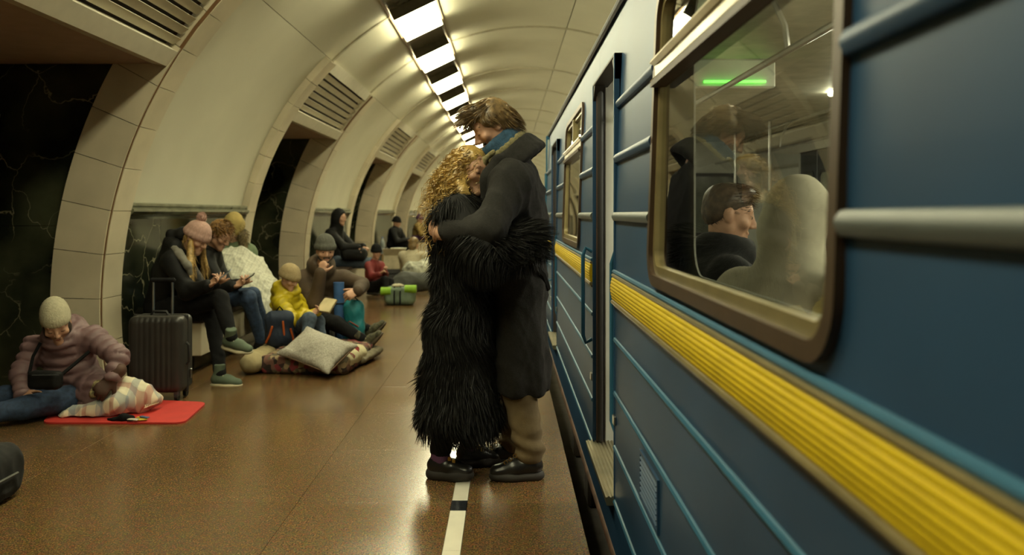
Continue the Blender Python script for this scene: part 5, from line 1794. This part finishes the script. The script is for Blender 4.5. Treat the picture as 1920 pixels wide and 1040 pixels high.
# --- child with black beanie
J = dict(pelvis=P(697, 535, 12.45), chest=P(700, 508, 12.45), neck=P(702, 490, 12.42), head=P(706, 473, 12.38), hf=V3(.55, -.8, -.15), hu=V3(0, 0, 1),
         shR=P(692, 498, 12.3), shL=P(714, 498, 12.5), elR=P(697, 517, 12.2), wrR=P(712, 514, 12.1), haR=P(720, 508, 12.1),
         elL=P(722, 514, 12.45), wrL=P(722, 508, 12.25), haL=P(722, 500, 12.2),
         hpR=P(699, 538, 12.35), hpL=P(706, 538, 12.5), knR=P(722, 524, 12.1), anR=P(726, 552, 12.0), knL=P(732, 528, 12.3), anL=P(738, 550, 12.2))
for q in 'RL': J['to' + q] = J['an' + q] + V3(.6, -.7, 0); J['up' + q] = V3(0, 0, 1)
r7 = person('small child in a black beanie and red jacket on the floor', J, jm=REDJ, tm=BLACKCLOTH, shoem=BLACKCLOTH, solem=SOLEBLK, s=.80, hb=.011, hc=.014, seed=23, open_eyes=True)
beanie(r7, J['head'], J['R'], BLACKCLOTH, .86, .010, low=.012)
# --- far dark figure, tan coat, cream jacket
def far_person(label, hx, hy, Y, jm, tm, face, hat=None, hair=None, floor_=False, seed=30):
    h = P(hx, hy, Y); f = nrm(V3(*face)); side = nrm(np.cross(f, V3(0, 0, 1)))       # side = right-hand side
    f0 = nrm(V3(f[0], f[1], 0))
    zp = .16 if floor_ else .54
    pe = V3(h[0] - f0[0] * .12, h[1] - f0[1] * .12, zp); nk = h - V3(0, 0, .13) - f0 * .03; chx = pe * .4 + nk * .6
    JJ = dict(pelvis=pe, chest=chx, neck=nk, head=h, hf=f, hu=V3(0, 0, 1))
    for q, sg in (('R', 1), ('L', -1)):
        JJ['sh' + q] = nk + side * sg * .19 - V3(0, 0, .07); JJ['el' + q] = JJ['sh' + q] + V3(0, 0, -.24) + f0 * .14 + side * sg * .03
        JJ['wr' + q] = JJ['el' + q] + f0 * .21 + V3(0, 0, .03) - side * sg * .10; JJ['ha' + q] = JJ['wr' + q] + f0 * .1 - side * sg * .04
        JJ['hp' + q] = pe + side * sg * .09
        if floor_:
            JJ['kn' + q] = pe + f0 * .30 + side * sg * .16 + V3(0, 0, .20); JJ['an' + q] = pe + f0 * .45 + side * sg * .08 + V3(0, 0, -.07)
        else:
            JJ['kn' + q] = pe + f0 * .44 + side * sg * .10; JJ['an' + q] = JJ['kn' + q] + V3(0, 0, .09 - zp) + f0 * .03
        JJ['to' + q] = JJ['an' + q] + f0; JJ['up' + q] = V3(0, 0, 1)
    rr = person(label, JJ, jm=jm, tm=tm, shoem=BLACKCLOTH, solem=SOLEBLK, hb=.013, hc=.017, seed=seed, marks=False, bulk=1.1)
    if hat: beanie(rr, h, JJ['R'], hat, 1.02, .011, low=.015)
    if hair: hair_shell(rr, 'hair', h, JJ['R'], hair, [((0, -.02, .045), (.085, .10, .085)), ((0, -.06, -.03), (.078, .05, .09))], .011)
    return JJ
far_person('dark figure in a black beanie on the third bench', 744, 417, 19.6, BLACKJ, BLACKCLOTH, (.92, -.3, -.25), hat=BLACKCLOTH, seed=31)
far_person('distant figure in a tan coat and purple hat on the fourth bench', 787, 411, 25.2, TANC, mat('purple_cloth', (.10, .04, .11), .9), (.92, -.2, -.2), hat=mat('purple_knit', (.10, .035, .10), .95), seed=32)
far_person('person in a cream jacket with brown hair sitting on the floor among blankets', 776, 458, 14.3, CREAMJ, GREYF, (.25, .9, -.2), hair=BROWN_HAIR, floor_=True, seed=33)
# --- passengers in the car
J = dict(pelvis=V3(.86, 3.20, .60), chest=V3(.83, 3.24, .92), neck=V3(.86, 3.28, 1.10), head=P(1368, 402, 3.30), hf=V3(.96, -.18, -.20), hu=V3(.1, 0, 1),
         shR=V3(.83, 3.06, 1.03), shL=V3(.83, 3.47, 1.03), elR=V3(1.0, 2.98, .80), wrR=V3(1.20, 3.08, .92), haR=V3(1.27, 3.13, 1.0),
         elL=V3(1.0, 3.54, .80), wrL=V3(1.2, 3.4, .92), haL=V3(1.27, 3.34, 1.0),
         hpR=V3(.88, 3.10, .58), hpL=V3(.88, 3.30, .58), knR=V3(1.30, 3.08, .56), knL=V3(1.30, 3.32, .56), anR=V3(1.34, 3.08, .14), anL=V3(1.34, 3.32, .14), thR=-1, thL=1)
for q in 'RL': J['to' + q] = J['an' + q] + V3(1, 0, 0); J['up' + q] = V3(0, 0, 1)
rA = person('dark-haired man in a black coat sitting behind the train window', J, group='passengers in the car', jm=mat('navy_coat', (.009, .0095, .011), .85, spec=.25), tm=BLACKCLOTH, shoem=BLKLEATHER, solem=SOLEBLK, hb=.0075, hc=.012,
            bulk=1.08, hands=(.8, .8), hn=(V3(.2, -.6, .7), V3(.2, .6, .7)), collar=(.015, .082, .036), open_eyes=True, seed=41)
S = Sdf(); S.ell(J['T'](0, -.018, .042), V3(.080, .098, .084), J['R'], .02); S.ell(J['T'](0, -.06, -.01), V3(.068, .048, .05), J['R'], .03); S.ell(J['T'](0, .040, .098), V3(.055, .045, .026), J['R'], .03)
S.ell(J['T'](0, .094, -.030), V3(.11, .070, .085), J['R'], .015, neg=True)
V, F = S.mesh(.007, wrinkles(.004, 60, 2)); hh = build('hair', V, F, mat('brown_black_hair', (.065, .040, .022), .5, var=.3, scale=40), rA, True)
fs = fur('hair_strands', V, F, 900, .03, MATS['brown_black_hair'], hh, 3, fall=(.8, 0, -.3), lift=.25, wid=.003, k=4); fs['kind'] = 'stuff'
J = dict(pelvis=V3(.90, 2.62, .60), chest=V3(.90, 2.64, .92), neck=V3(.93, 2.68, 1.08), head=P(1500, 418, 2.72), hf=V3(.72, .64, -.26), hu=V3(.2, .1, .96),
         shR=V3(1.02, 2.48, 1.0), shL=V3(.80, 2.82, 1.0), elR=V3(1.15, 2.55, .78), wrR=V3(1.25, 2.75, .86), haR=V3(1.24, 2.84, .9),
         elL=V3(.95, 2.93, .80), wrL=V3(1.15, 2.90, .88), haL=V3(1.2, 2.86, .95),
         hpR=V3(.92, 2.54, .58), hpL=V3(.92, 2.72, .58), knR=V3(1.32, 2.52, .56), knL=V3(1.32, 2.76, .56), anR=V3(1.36, 2.52, .14), anL=V3(1.36, 2.76, .14))
for q in 'RL': J['to' + q] = J['an' + q] + V3(1, 0, 0); J['up' + q] = V3(0, 0, 1)
person('passenger in a pale grey hood beside the man behind the train window', J, group='passengers in the car', jm=OLIVEJ, tm=BLACKCLOTH, shoem=BLKLEATHER, solem=SOLEBLK, hb=.009, hc=.012,
       bulk=1.1, hood='up', seed=43)
# ------------------------------------------------------------------ belongings
def soft(name, label, cat, m, prims, h=.012, disp=None, group=None, at=None):
    """prims: function filling an Sdf"""
    S = Sdf(); prims(S)
    V, F = S.mesh(h, disp)
    c = np.array(at) if at is not None else V3(V[:, 0].mean(), V[:, 1].mean(), max(0, V[:, 2].min()))
    o = build(name, V, F, m, None, True, c)
    return tag(o, label, cat, group)


# red mat
mx = [P(78, 793, 4.98), P(345, 796, 4.98), P(388, 757, 5.52), P(130, 745, 5.70)]
def rounded_quad(q, r, n=5):
    out = []
    for i in range(4):
        a, b, c = q[i - 1][:2], q[i][:2], q[(i + 1) % 4][:2]
        p0 = b + nrm(a - b) * r; p2 = b + nrm(c - b) * r
        for j in range(n + 1):
            t = j / n; out.append(tuple((1 - t) ** 2 * p0 + 2 * t * (1 - t) * b + t * t * p2))
    return out
mb = MB().prism(rounded_quad(mx, .07), 'z', .001, .012)
REDM = mat('red_foam', (.50, .030, .022), .75, var=.06, bump=.1, bscale=200)
tag(mb.out('exercise_mat', REDM, None, False, at=(-2.45, 5.25, 0)), 'red foam mat on the floor under the woman in lavender', 'mat')
# plaid blanket
PLAID = pattern_mat('plaid_blanket', 'check', ['D8CFB4', 'A04A48', '6F8090'], 1.0)
pb = soft('plaid_blanket', 'white red and blue plaid blanket bunched on the red mat', 'blanket', PLAID,
     lambda S: (S.chain([P(120, 782, 5.12), P(175, 772, 5.14), P(225, 752, 5.18), P(270, 745, 5.26), P(292, 748, 5.3)], [.045, .06, .085, .075, .045], .05),
                S.chain([P(205, 735, 5.22), P(238, 728, 5.24), P(262, 736, 5.28)], [.05, .06, .05], .06), S.box(V3(-2.4, 5.2, -.49), V3(1, 1, .505), None, .001, .005, neg=True)),
     .010, wrinkles(.026, 16, 51))
for i in range(9):
    a = P(272 + 3 * i, 752 - 1.0 * i, 5.20 + .012 * i); a[2] = max(.02, a[2] - .02)
    MB().tube([a, a + V3(.012, -.02, -.01), a + V3(.016, -.05, -.012)], [.004, .003, .002], 5).out('fringe', mat('fringe_yarn', (.45, .36, .24), .9), pb)
# toy on the mat
ty = P(232, 783, 5.02); ty[2] = .02
rt = root('toy', ty, 'black plush toy with white and yellow ribbons on the red mat', 'toy')
S = Sdf(); S.chain([ty + V3(-.10, .01, .0), ty + V3(-.06, 0, .0), ty + V3(0, 0, .012), ty + V3(.05, 0, .008)], [.008, .010, .022, .018], .02)
sd(S, 'body', BLACKCLOTH, rt, .006)
for i, (dx, dy, c) in enumerate(((.09, .02, (.5, .48, .4)), (.11, -.01, (.55, .40, .03)), (.10, .03, (.55, .40, .03)), (.07, -.03, (.5, .48, .4)), (.12, .015, (.05, .1, .2)))):
    MB().box(ty + V3(dx - .035, dy - .012, -.004 + .003 * i), ty + V3(dx + .035, dy + .012, .002 + .003 * i), .002, frame(V3(.3 * i - .6, 1, .15 * (i % 2)), V3(0, 0, 1))).out('ribbon', mat('ribbon_%d' % i, c, .6), rt)
# grey plant-like bundle next to the glove
soft('string_bundle', 'small pale bundle beside the brown glove of the woman in lavender', 'bundle', mat('pale_bundle', (.33, .27, .13), .9, var=.4, scale=60),
     lambda S: (S.ell(P(184, 722, 5.16), V3(.035, .04, .035), None, .02), S.ell(P(176, 738, 5.14), V3(.03, .03, .03), None, .02)), .008, wrinkles(.010, 70, 4))
# crossbody bag
bg = P(85, 712, 4.98)
rt = root('shoulder_bag', bg, 'black crossbody bag on the lap of the woman in lavender', 'bag')
S = Sdf().box(bg, V3(.10, .045, .055), frame(V3(.1, 1, 0), V3(0, -.15, 1)), .03)
sd(S, 'pouch', BLACKJ, rt, .008, wrinkles(.004, 40, 2))
MB().tube([P(112, 705, 5.02), P(140, 682, 5.10), P(168, 658, 5.15)], .011, 6).out('strap', BLACKCLOTH, rt, True)
MB().tube([P(55, 700, 5.05), P(62, 668, 5.14), P(76, 642, 5.16)], .010, 6).out('strap', BLACKCLOTH, rt, True)
MB().tube([P(60, 703, 4.92), P(110, 703, 4.92)], .003, 5).out('zip', GREYD, rt)
# dark bag at the left edge
bg = V3(-2.36, 3.62, 0)
rt = root('backpack', bg, 'dark cloth backpack at the lower left edge of the picture', 'bag')
S = Sdf(); S.box(bg + V3(-.02, 0, .12), V3(.20, .16, .12), None, .07); S.ell(bg + V3(-.06, 0, .22), V3(.16, .13, .06), None, .06)
sd(S, 'sack', mat('charcoal_canvas', (.010, .010, .010), .9), rt, .011, wrinkles(.008, 20, 8))
MB().tube([bg + V3(-.20, -.165, .085), bg + V3(.05, -.172, .10), bg + V3(.15, -.155, .11), bg + V3(.19, -.10, .12), bg + V3(.19, .05, .12)], .006, 6).out('piping', mat('grey_piping', (.10, .10, .09), .7), rt, True)
MB().tube([bg + V3(-.1, -.05, .275), bg + V3(-.06, -.05, .31), bg + V3(-.02, -.05, .275)], .008, 6).out('haul_loop', BLACKCLOTH, rt, True)
# suitcase
c = V3(-2.375, 5.68, 0)
rt = root('suitcase', c, 'black ribbed cabin suitcase with raised handle beside the bench', 'suitcase')
S = Sdf().box(c + V3(0, .0, .315), V3(.185, .115, .26), None, .045)
def grooves(V, N):
    q = V - c
    f = (np.abs(N[:, 1]) > .6) & (np.abs(q[:, 0]) < .145)
    g = np.where(np.abs(np.mod(q[:, 0] / .037 + .5, 1) - .5) < .14, -.0035, 0)
    return np.where(f, g, 0)
SUIT = mat('suitcase_shell', (.028, .026, .023), .42, var=.12)
sh = sd(S, 'shell', SUIT, rt, .0075, grooves)
S = Sdf().box(c + V3(0, 0, .315), V3(.190, .012, .265), None, .012)
S.box(c + V3(0, 0, .315), V3(.165, .05, .24), None, .01, .001, neg=True)
sd(S, 'zip_seam', RUBBER, rt, .006)
for sx in (-1, 1):
    MB().tube([c + V3(sx * .066, .03, .565), c + V3(sx * .066, .03, .80)], .010, 8).out('handle_tube', STEEL, rt, True)
MB().box(c + V3(-.088, .012, .795), c + V3(.088, .048, .825), .010).out('grip', BLACKCLOTH, rt)
MB().tube([c + V3(-.06, -.02, .575), c + V3(-.045, -.02, .60), c + V3(.045, -.02, .60), c + V3(.06, -.02, .575)], .009, 6).out('carry_handle', RUBBER, rt, True)
MB().tube([c + V3(.186, -.03, .24), c + V3(.205, -.03, .26), c + V3(.205, -.03, .37), c + V3(.186, -.03, .39)], .008, 6).out('side_handle', RUBBER, rt, True)
MB().box(c + V3(.184, .03, .13), c + V3(.197, .05, .20), .004).out('lock', STEEL, rt)
for sx in (-1, 1):
    for sy in (-1, 1):
        w = c + V3(sx * .14, sy * .075, .028)
        wh = MB().tube([w + V3(-.011, 0, 0), w + V3(.011, 0, 0)], .027, 12).out('wheel', RUBBER, rt, True)
        MB().box(w + V3(-.017, -.02, .006), w + V3(.017, .02, .045), .005).out('wheel_fork', GREYD, wh)
# pale blanket over the bowed figure
LINEN = pattern_mat('pale_check_blanket', 'check', ['C6C5B4', 'B4B3A2', 'A5A596'], 3.2)
soft('blanket', 'pale grey-green checked blanket draped from the bowed person to the floor', 'blanket', LINEN,
     lambda S: (S.chain([P(425, 482, 8.08), P(440, 505, 7.98), P(470, 540, 7.86), P(500, 575, 7.80), P(515, 605, 7.84)], [.09, .17, .20, .19, .13], .10, (V3(.4, -.5, .77), .75)),
                S.chain([P(418, 480, 8.02), P(455, 482, 8.08), P(478, 500, 8.1), P(500, 540, 8.1)], [.05, .07, .09, .12], .08),
                S.chain([P(495, 590, 7.78), P(500, 618, 7.80), P(502, 638, 7.82)], [.12, .10, .07], .08), S.box(V3(-2.4, 7.9, -.5), V3(1, 1, .505), None, .001, .01, neg=True)),
     .012, wrinkles(.034, 15, 61, (1, 1, .6)))
# bedding on the floor
FLORAL = pattern_mat('floral_cloth', 'flower', ['2A201C', '6B4B40', '8D7A5C', '3B2A26', '7A2F34', '5C5340'], 26)
zfloor = lambda S, x, y: S.box(V3(x, y, -.5), V3(2, 2, .501), None, .001, .004, neg=True)
soft('floral_bedding', 'floral patterned bedding folded on the floor under the pillow', 'bedding', FLORAL,
     lambda S: (S.box(V3(-1.56, 6.95, .075), V3(.36, .46, .075), frame(V3(.1, 1, 0), V3(0, 0, 1)), .05), S.box(V3(-1.60, 7.0, .12), V3(.30, .36, .04), None, .03), zfloor(S, -1.5, 7)), .012, wrinkles(.014, 16, 71))
soft('beige_bundle', 'beige rolled blanket lying against the floral bedding', 'blanket', mat('beige_cotton', (.34, .28, .15), .9, var=.08),
     lambda S: (S.cone(V3(-2.02, 6.55, .085), V3(-2.0, 7.0, .085), .095, .10, .05, (V3(0, 0, 1), .9)), zfloor(S, -2, 6.8)), .012, wrinkles(.012, 18, 72))
cr = soft('cream_roll', 'cream rolled duvet end sticking out of the floral bedding', 'duvet', mat('cream_cotton', (.52, .46, .28), .9, var=.06),
     lambda S: (S.cone(V3(-1.315, 6.55, .085), V3(-1.26, 7.0, .085), .078, .08, .03), zfloor(S, -1.2, 6.8)), .010, wrinkles(.008, 22, 73))
soft('olive_sheet', 'greyish sheet corner spread beside the cream roll', 'sheet', mat('olive_sheet', (.17, .145, .09), .9),
     lambda S: (S.cone(V3(-1.22, 6.9, .05), V3(-1.15, 7.3, .06), .05, .06, .05, (V3(0, 0, 1), .7)), zfloor(S, -1.1, 6.9)), .012, wrinkles(.012, 18, 74))
soft('red_cloth', 'crumpled red cloth behind the grey pillow', 'cloth', mat('crimson_cloth', (.26, .018, .022), .85),
     lambda S: S.chain([P(652, 652, 6.9), P(664, 656, 6.85), P(667, 668, 6.8)], [.03, .04, .03], .03), .010, wrinkles(.014, 35, 75))
pc = P(595, 655, 6.52)
Rp = frame(nrm(V3(.42, .68, .42)), nrm(V3(-.05, -.58, .80)))
def pil(V, N):
    q = (V - pc) @ Rp
    return wrinkles(.006, 20, 76)(V, N)
S = Sdf(); hw, hl = .245, .175
for sx in (-1, 1):
    for sy in (-1, 1):
        S.cone(pc, pc + Rp @ V3(sx * hw, sy * hl, 0), .085, .016, .07, (Rp[:, 2], .8))
S.box(pc, V3(hw * .93, hl * .93, .030), Rp, .028, .05); S.ell(pc, V3(hw * .85, hl * .85, .072), Rp, .04)
V, F = S.mesh(.009, pil)
pw_ = root('pillow', pc, 'light grey patterned pillow lying on the floral bedding', 'pillow')
build('pillow_cover', V, F, mat('grey_pillow', (.36, .335, .28), .9, var=.18, scale=90, detail=6), pw_, True)
pts = [pc + Rp @ V3(hw * 1.0 * x, hl * 1.0 * y, -.004) for x, y in ((-1, -1), (0, -.99), (1, -1), (.99, 0), (1, 1), (0, .99), (-1, 1), (-.99, 0))]
MB().tube(pts, .006, 6, closed=True).out('piping', mat('brown_piping', (.12, .07, .04), .8), pw_, True)
# navy backpack with orange trim
b = P(525, 625, 6.95); b[2] = .30
rt = root('backpack', V3(b[0], b[1], .15), 'navy backpack with orange straps leaning by the child in yellow', 'bag')
Rk = frame(V3(-.2, 1, .25), V3(.05, -.25, 1))
S = Sdf().box(b, V3(.125, .075, .16), Rk, .07); S.ell(b + Rk @ V3(0, -.06, -.06), V3(.10, .05, .085), Rk, .03)
sd(S, 'sack', mat('navy_canvas', (.012, .022, .045), .8), rt, .010, wrinkles(.006, 25, 3))
ORG_ = mat('orange_trim', (.50, .10, .012), .7)
for pts in ([(-.11, -.075, -.09), (-.075, -.10, -.01), (-.055, -.085, .06)], [(.04, -.095, -.02), (.035, -.09, .05), (.03, -.08, .10)], [(.115, -.06, -.10), (.105, -.075, -.03), (.09, -.075, .03)]):
    MB().tube([b + Rk @ V3(*p) for p in pts], .009, 6).out('orange_trim', ORG_, rt, True)
MB().tube([b + Rk @ V3(-.03, .02, .15), b + Rk @ V3(0, .01, .195), b + Rk @ V3(.03, .02, .15)], .007, 6).out('haul_loop', BLACKCLOTH, rt, True)
# seat bag under the man in brown
soft('duffel_bag', 'dark duffel bag the man in the brown parka sits on', 'bag', BLACKCLOTH,
     lambda S: (S.box(V3(-1.92, 8.0, .095), V3(.24, .2, .095), None, .06), zfloor(S, -1.9, 8)), .014, wrinkles(.010, 14, 3))
# blue rolled mat
c = V3((638 - 950) * 7.56 / 1550, 7.56, 0)
rt = root('rolled_mat', c, 'blue rolled foam mat standing beside the turquoise bag', 'mat')
pts = []
BL = mat('blue_foam', (.035, .105, .27), .8)
prof_ = []
for i in range(60):
    a = i / 59 * 3.2 * 2 * math.pi; r = .012 + .042 * i / 59
    prof_.append((r * math.cos(a), r * math.sin(a)))
inn = [(x * (1 - .006 / max(.012, math.hypot(x, y))), y * (1 - .006 / max(.012, math.hypot(x, y)))) for x, y in prof_]
V = []; F = []; lean = V3(-.02, .01, 0)
for z in (0, .64):
    for (x, y) in prof_ + inn: V.append(c + V3(x, y, z) + lean * (z / .64))
n = 60
for i in range(n - 1):
    F += [(i, i + 1, 2 * n + i + 1, 2 * n + i), (n + i + 1, n + i, 3 * n + i, 3 * n + i + 1), (2 * n + i, 2 * n + i + 1, 3 * n + i + 1, 3 * n + i), (i + 1, i, n + i, n + i + 1)]
F += [(0, 2 * n, 3 * n, n), (n - 1, 2 * n - 1, 4 * n - 1, 3 * n - 1)]
MB().add(V, F).out('foam_roll', BL, rt, True)
MB().tube([c + V3(.056 * math.cos(a), .056 * math.sin(a), .45) + lean * .7 for a in np.linspace(0, 6.28, 17)[:-1]], .006, 5, closed=True).out('strap', BLACKCLOTH, rt, True)
# turquoise bag
b = V3((664 - 950) * 7.56 / 1550, 7.56, 0)
rt = root('backpack', b, 'turquoise backpack standing behind the outstretched boots', 'bag')
S = Sdf().box(b + V3(0, 0, .24), V3(.095, .075, .24), None, .06); S.ell(b + V3(.0, -.06, .38), V3(.08, .05, .10), None, .04); S.ell(b + V3(.02, -.06, .22), V3(.08, .05, .09), None, .04); zfloor(S, b[0], b[1])
sd(S, 'sack', mat('turquoise_nylon', (.010, .18, .21), .55, var=.15), rt, .011, wrinkles(.016, 18, 5))
MB().tube([b + V3(-.09, -.09, .24), b + V3(-.02, -.115, .30), b + V3(.06, -.11, .25)], .006, 6).out('cord', mat('red_cord', (.25, .05, .03), .7), rt, True)
MB().tube([b + V3(-.04, 0, .47), b + V3(0, 0, .515), b + V3(.04, 0, .47)], .008, 6).out('haul_loop', BLACKCLOTH, rt, True)
# lap bag of the hooded man
soft('lap_bag', 'black holdall on the lap of the hooded man', 'bag', BLACKJ, lambda S: S.box(P(664, 476, 12.85), V3(.20, .13, .10), None, .08), .016, wrinkles(.010, 14, 4))
# green bag with lime mat rolls
b = V3((750 - 950) * 11.5 / 1550, 11.5, 0)
rt = root('duffel_bag', b, 'grey-green travel bag with two lime foam rolls strapped on', 'bag')
S = Sdf().box(b + V3(0, 0, .12), V3(.22, .13, .12), None, .08); S.ell(b + V3(-.03, -.04, .22), V3(.15, .10, .05), None, .04); zfloor(S, b[0], b[1])
sd(S, 'sack', mat('sage_nylon', (.13, .18, .12), .6, var=.15), rt, .014, wrinkles(.012, 16, 5))
LIME = mat('lime_foam', (.22, .42, .02), .7)
for (x0, x1) in ((-.25, -.11), (.08, .24)):
    MB().tube([b + V3(x0, -.10, .20 + .03 * (x1 > 0)), b + V3(x1, -.10, .20 + .03 * (x1 > 0))], .055, 14).out('foam_roll', LIME, rt, True)
for x in (-.06, .02):
    MB().tube([b + V3(x, -.145, .02), b + V3(x, -.15, .14), b + V3(x, -.10, .265), b + V3(x, .05, .27)], .012, 6).out('strap', BLACKCLOTH, rt, True)
S = Sdf().ell(b + V3(-.02, -.05, .27), V3(.09, .07, .03), None, .02)
sd(S, 'white_cloth', CREAM, rt, .012, wrinkles(.008, 40, 2))
# dark sleeping bag and pale blanket heap
soft('sleeping_bag', 'dark grey sleeping bag stretched on the floor behind the green bag', 'sleeping bag', mat('dark_grey_quilt', (.055, .058, .050), .8),
     lambda S: (S.chain([P(728, 545, 12.9), P(760, 530, 13.0), P(795, 528, 13.1)], [.12, .17, .15], .08), zfloor(S, -1.6, 13)), .018, wrinkles(.018, 10, 6))
soft('blanket', 'whitish blanket heap around the person in the cream jacket', 'blanket', mat('white_heap', (.36, .36, .28), .9, var=.35, scale=12),
     lambda S: (S.chain([P(770, 505, 13.75), P(785, 512, 13.7), P(800, 500, 13.9)], [.14, .17, .15], .10), S.ell(P(788, 535, 13.72), V3(.22, .2, .14), None, .08), zfloor(S, -1.5, 13.8)), .018, wrinkles(.040, 11, 8))
# carton on a crate with things on top
b = V3((740 - 950) * 14.9 / 1550, 14.9, 0)
rt = root('crate', b, 'dark plastic crate holding up the white carton', 'crate')
mb = MB()
for z in (.02, .11, .20):
    for (lo, hi) in (((-.22, -.16, z), (.22, -.145, z + .07)), ((-.22, .145, z), (.22, .16, z + .07)), ((-.22, -.145, z), (-.205, .145, z + .07)), ((.205, -.145, z), (.22, .145, z + .07))):
        MB().box(b + V3(*lo), b + V3(*hi), .004).out('slat', GREYD, rt)
for sx in (-1, 1):
    for sy in (-1, 1):
        MB().box(b + V3(sx * .205 - .014, sy * .145 - .014, 0), b + V3(sx * .205 + .014, sy * .145 + .014, .275), .003).out('corner_post', GREYD, rt)
MB().box(b + V3(-.205, -.145, .255), b + V3(.205, .145, .275)).out('lid', GREYD, rt)
CARD = mat('white_card', (.52, .46, .32), .85)
c2 = b + V3(.02, 0, .277)
rt = root('carton', c2, 'open white cardboard carton on the dark crate', 'box')
MB().box(c2 + V3(-.20, -.15, 0), c2 + V3(.20, .15, .25), .004).out('carton_body', CARD, rt)
MB().box(c2 + V3(-.20, -.30, .245), c2 + V3(.20, -.15, .25), 0, frame(V3(0, .6, -.75), V3(0, .75, .6)), c2 + V3(0, -.15, .25)).out('flap', CARD, rt)
MB().box(c2 + V3(-.23, -.15, .08), c2 + V3(-.20, .1, .25), .002).out('flap', mat('cardboard_brown', (.30, .20, .08), .9), rt)
def lathe(c, prof, n=16):
    V = []; F = []
    for (r, z) in prof:
        for k in range(n):
            a = 2 * math.pi * k / n
            V.append(c + V3(r * math.cos(a), r * math.sin(a), z))
    for i in range(len(prof) - 1):
        for k in range(n):
            F.append((i * n + k, i * n + (k + 1) % n, (i + 1) * n + (k + 1) % n, (i + 1) * n + k))
    return MB().add(V, F)
t = c2 + V3(0, 0, .252)
tag(lathe(t + V3(.05, .02, 0), [(.0, .002), (.09, .002), (.14, .11), (.15, .115), (.15, .12), (.13, .115), (.085, .012), (.0, .012)]).out('basin', mat('white_enamel', (.60, .60, .52), .3), None, True, at=t + V3(.05, .02, 0)), 'white plastic basin on the carton', 'basin')
tag(lathe(t + V3(-.13, -.08, 0), [(.0, .002), (.055, .002), (.075, .07), (.08, .075), (.07, .07), (.05, .01), (0, .01)]).out('bowl', mat('yellow_plastic', (.60, .46, .01), .4), None, True, at=t + V3(-.13, -.08, 0)), 'small yellow bowl on the carton', 'bowl')
bt = V3((717 - 950) * 15.1 / 1550, 15.1, 0)
rt = root('stool', bt, 'low dark stool carrying the water bottle', 'stool')
lathe(bt, [(.0, .50), (.13, .50), (.14, .515), (.14, .53), (0, .535)]).out('seat', SEAT, rt, True)
for k in range(3):
    a = k * 2.1 + .4
    MB().tube([bt + V3(.09 * math.cos(a), .09 * math.sin(a), .50), bt + V3(.14 * math.cos(a), .14 * math.sin(a), 0)], .014, 6).out('leg', GREYD, rt, True)
rt = root('bottle', bt + V3(0, 0, .536), 'clear plastic water bottle standing on the low stool', 'bottle')
BOT = mat('bottle_plastic', (.22, .25, .26), .12)
lathe(bt + V3(0, 0, .536), [(.0, .0), (.042, .0), (.045, .01), (.045, .10), (.041, .11), (.045, .12), (.045, .20), (.030, .25), (.014, .275), (.014, .285)]).out('bottle_body', BOT, rt, True)
lathe(bt + V3(0, 0, .82), [(.0, .022), (.016, .022), (.017, 0), (0, 0)]).out('cap', mat('blue_cap', (.05, .1, .3), .4), rt, True)
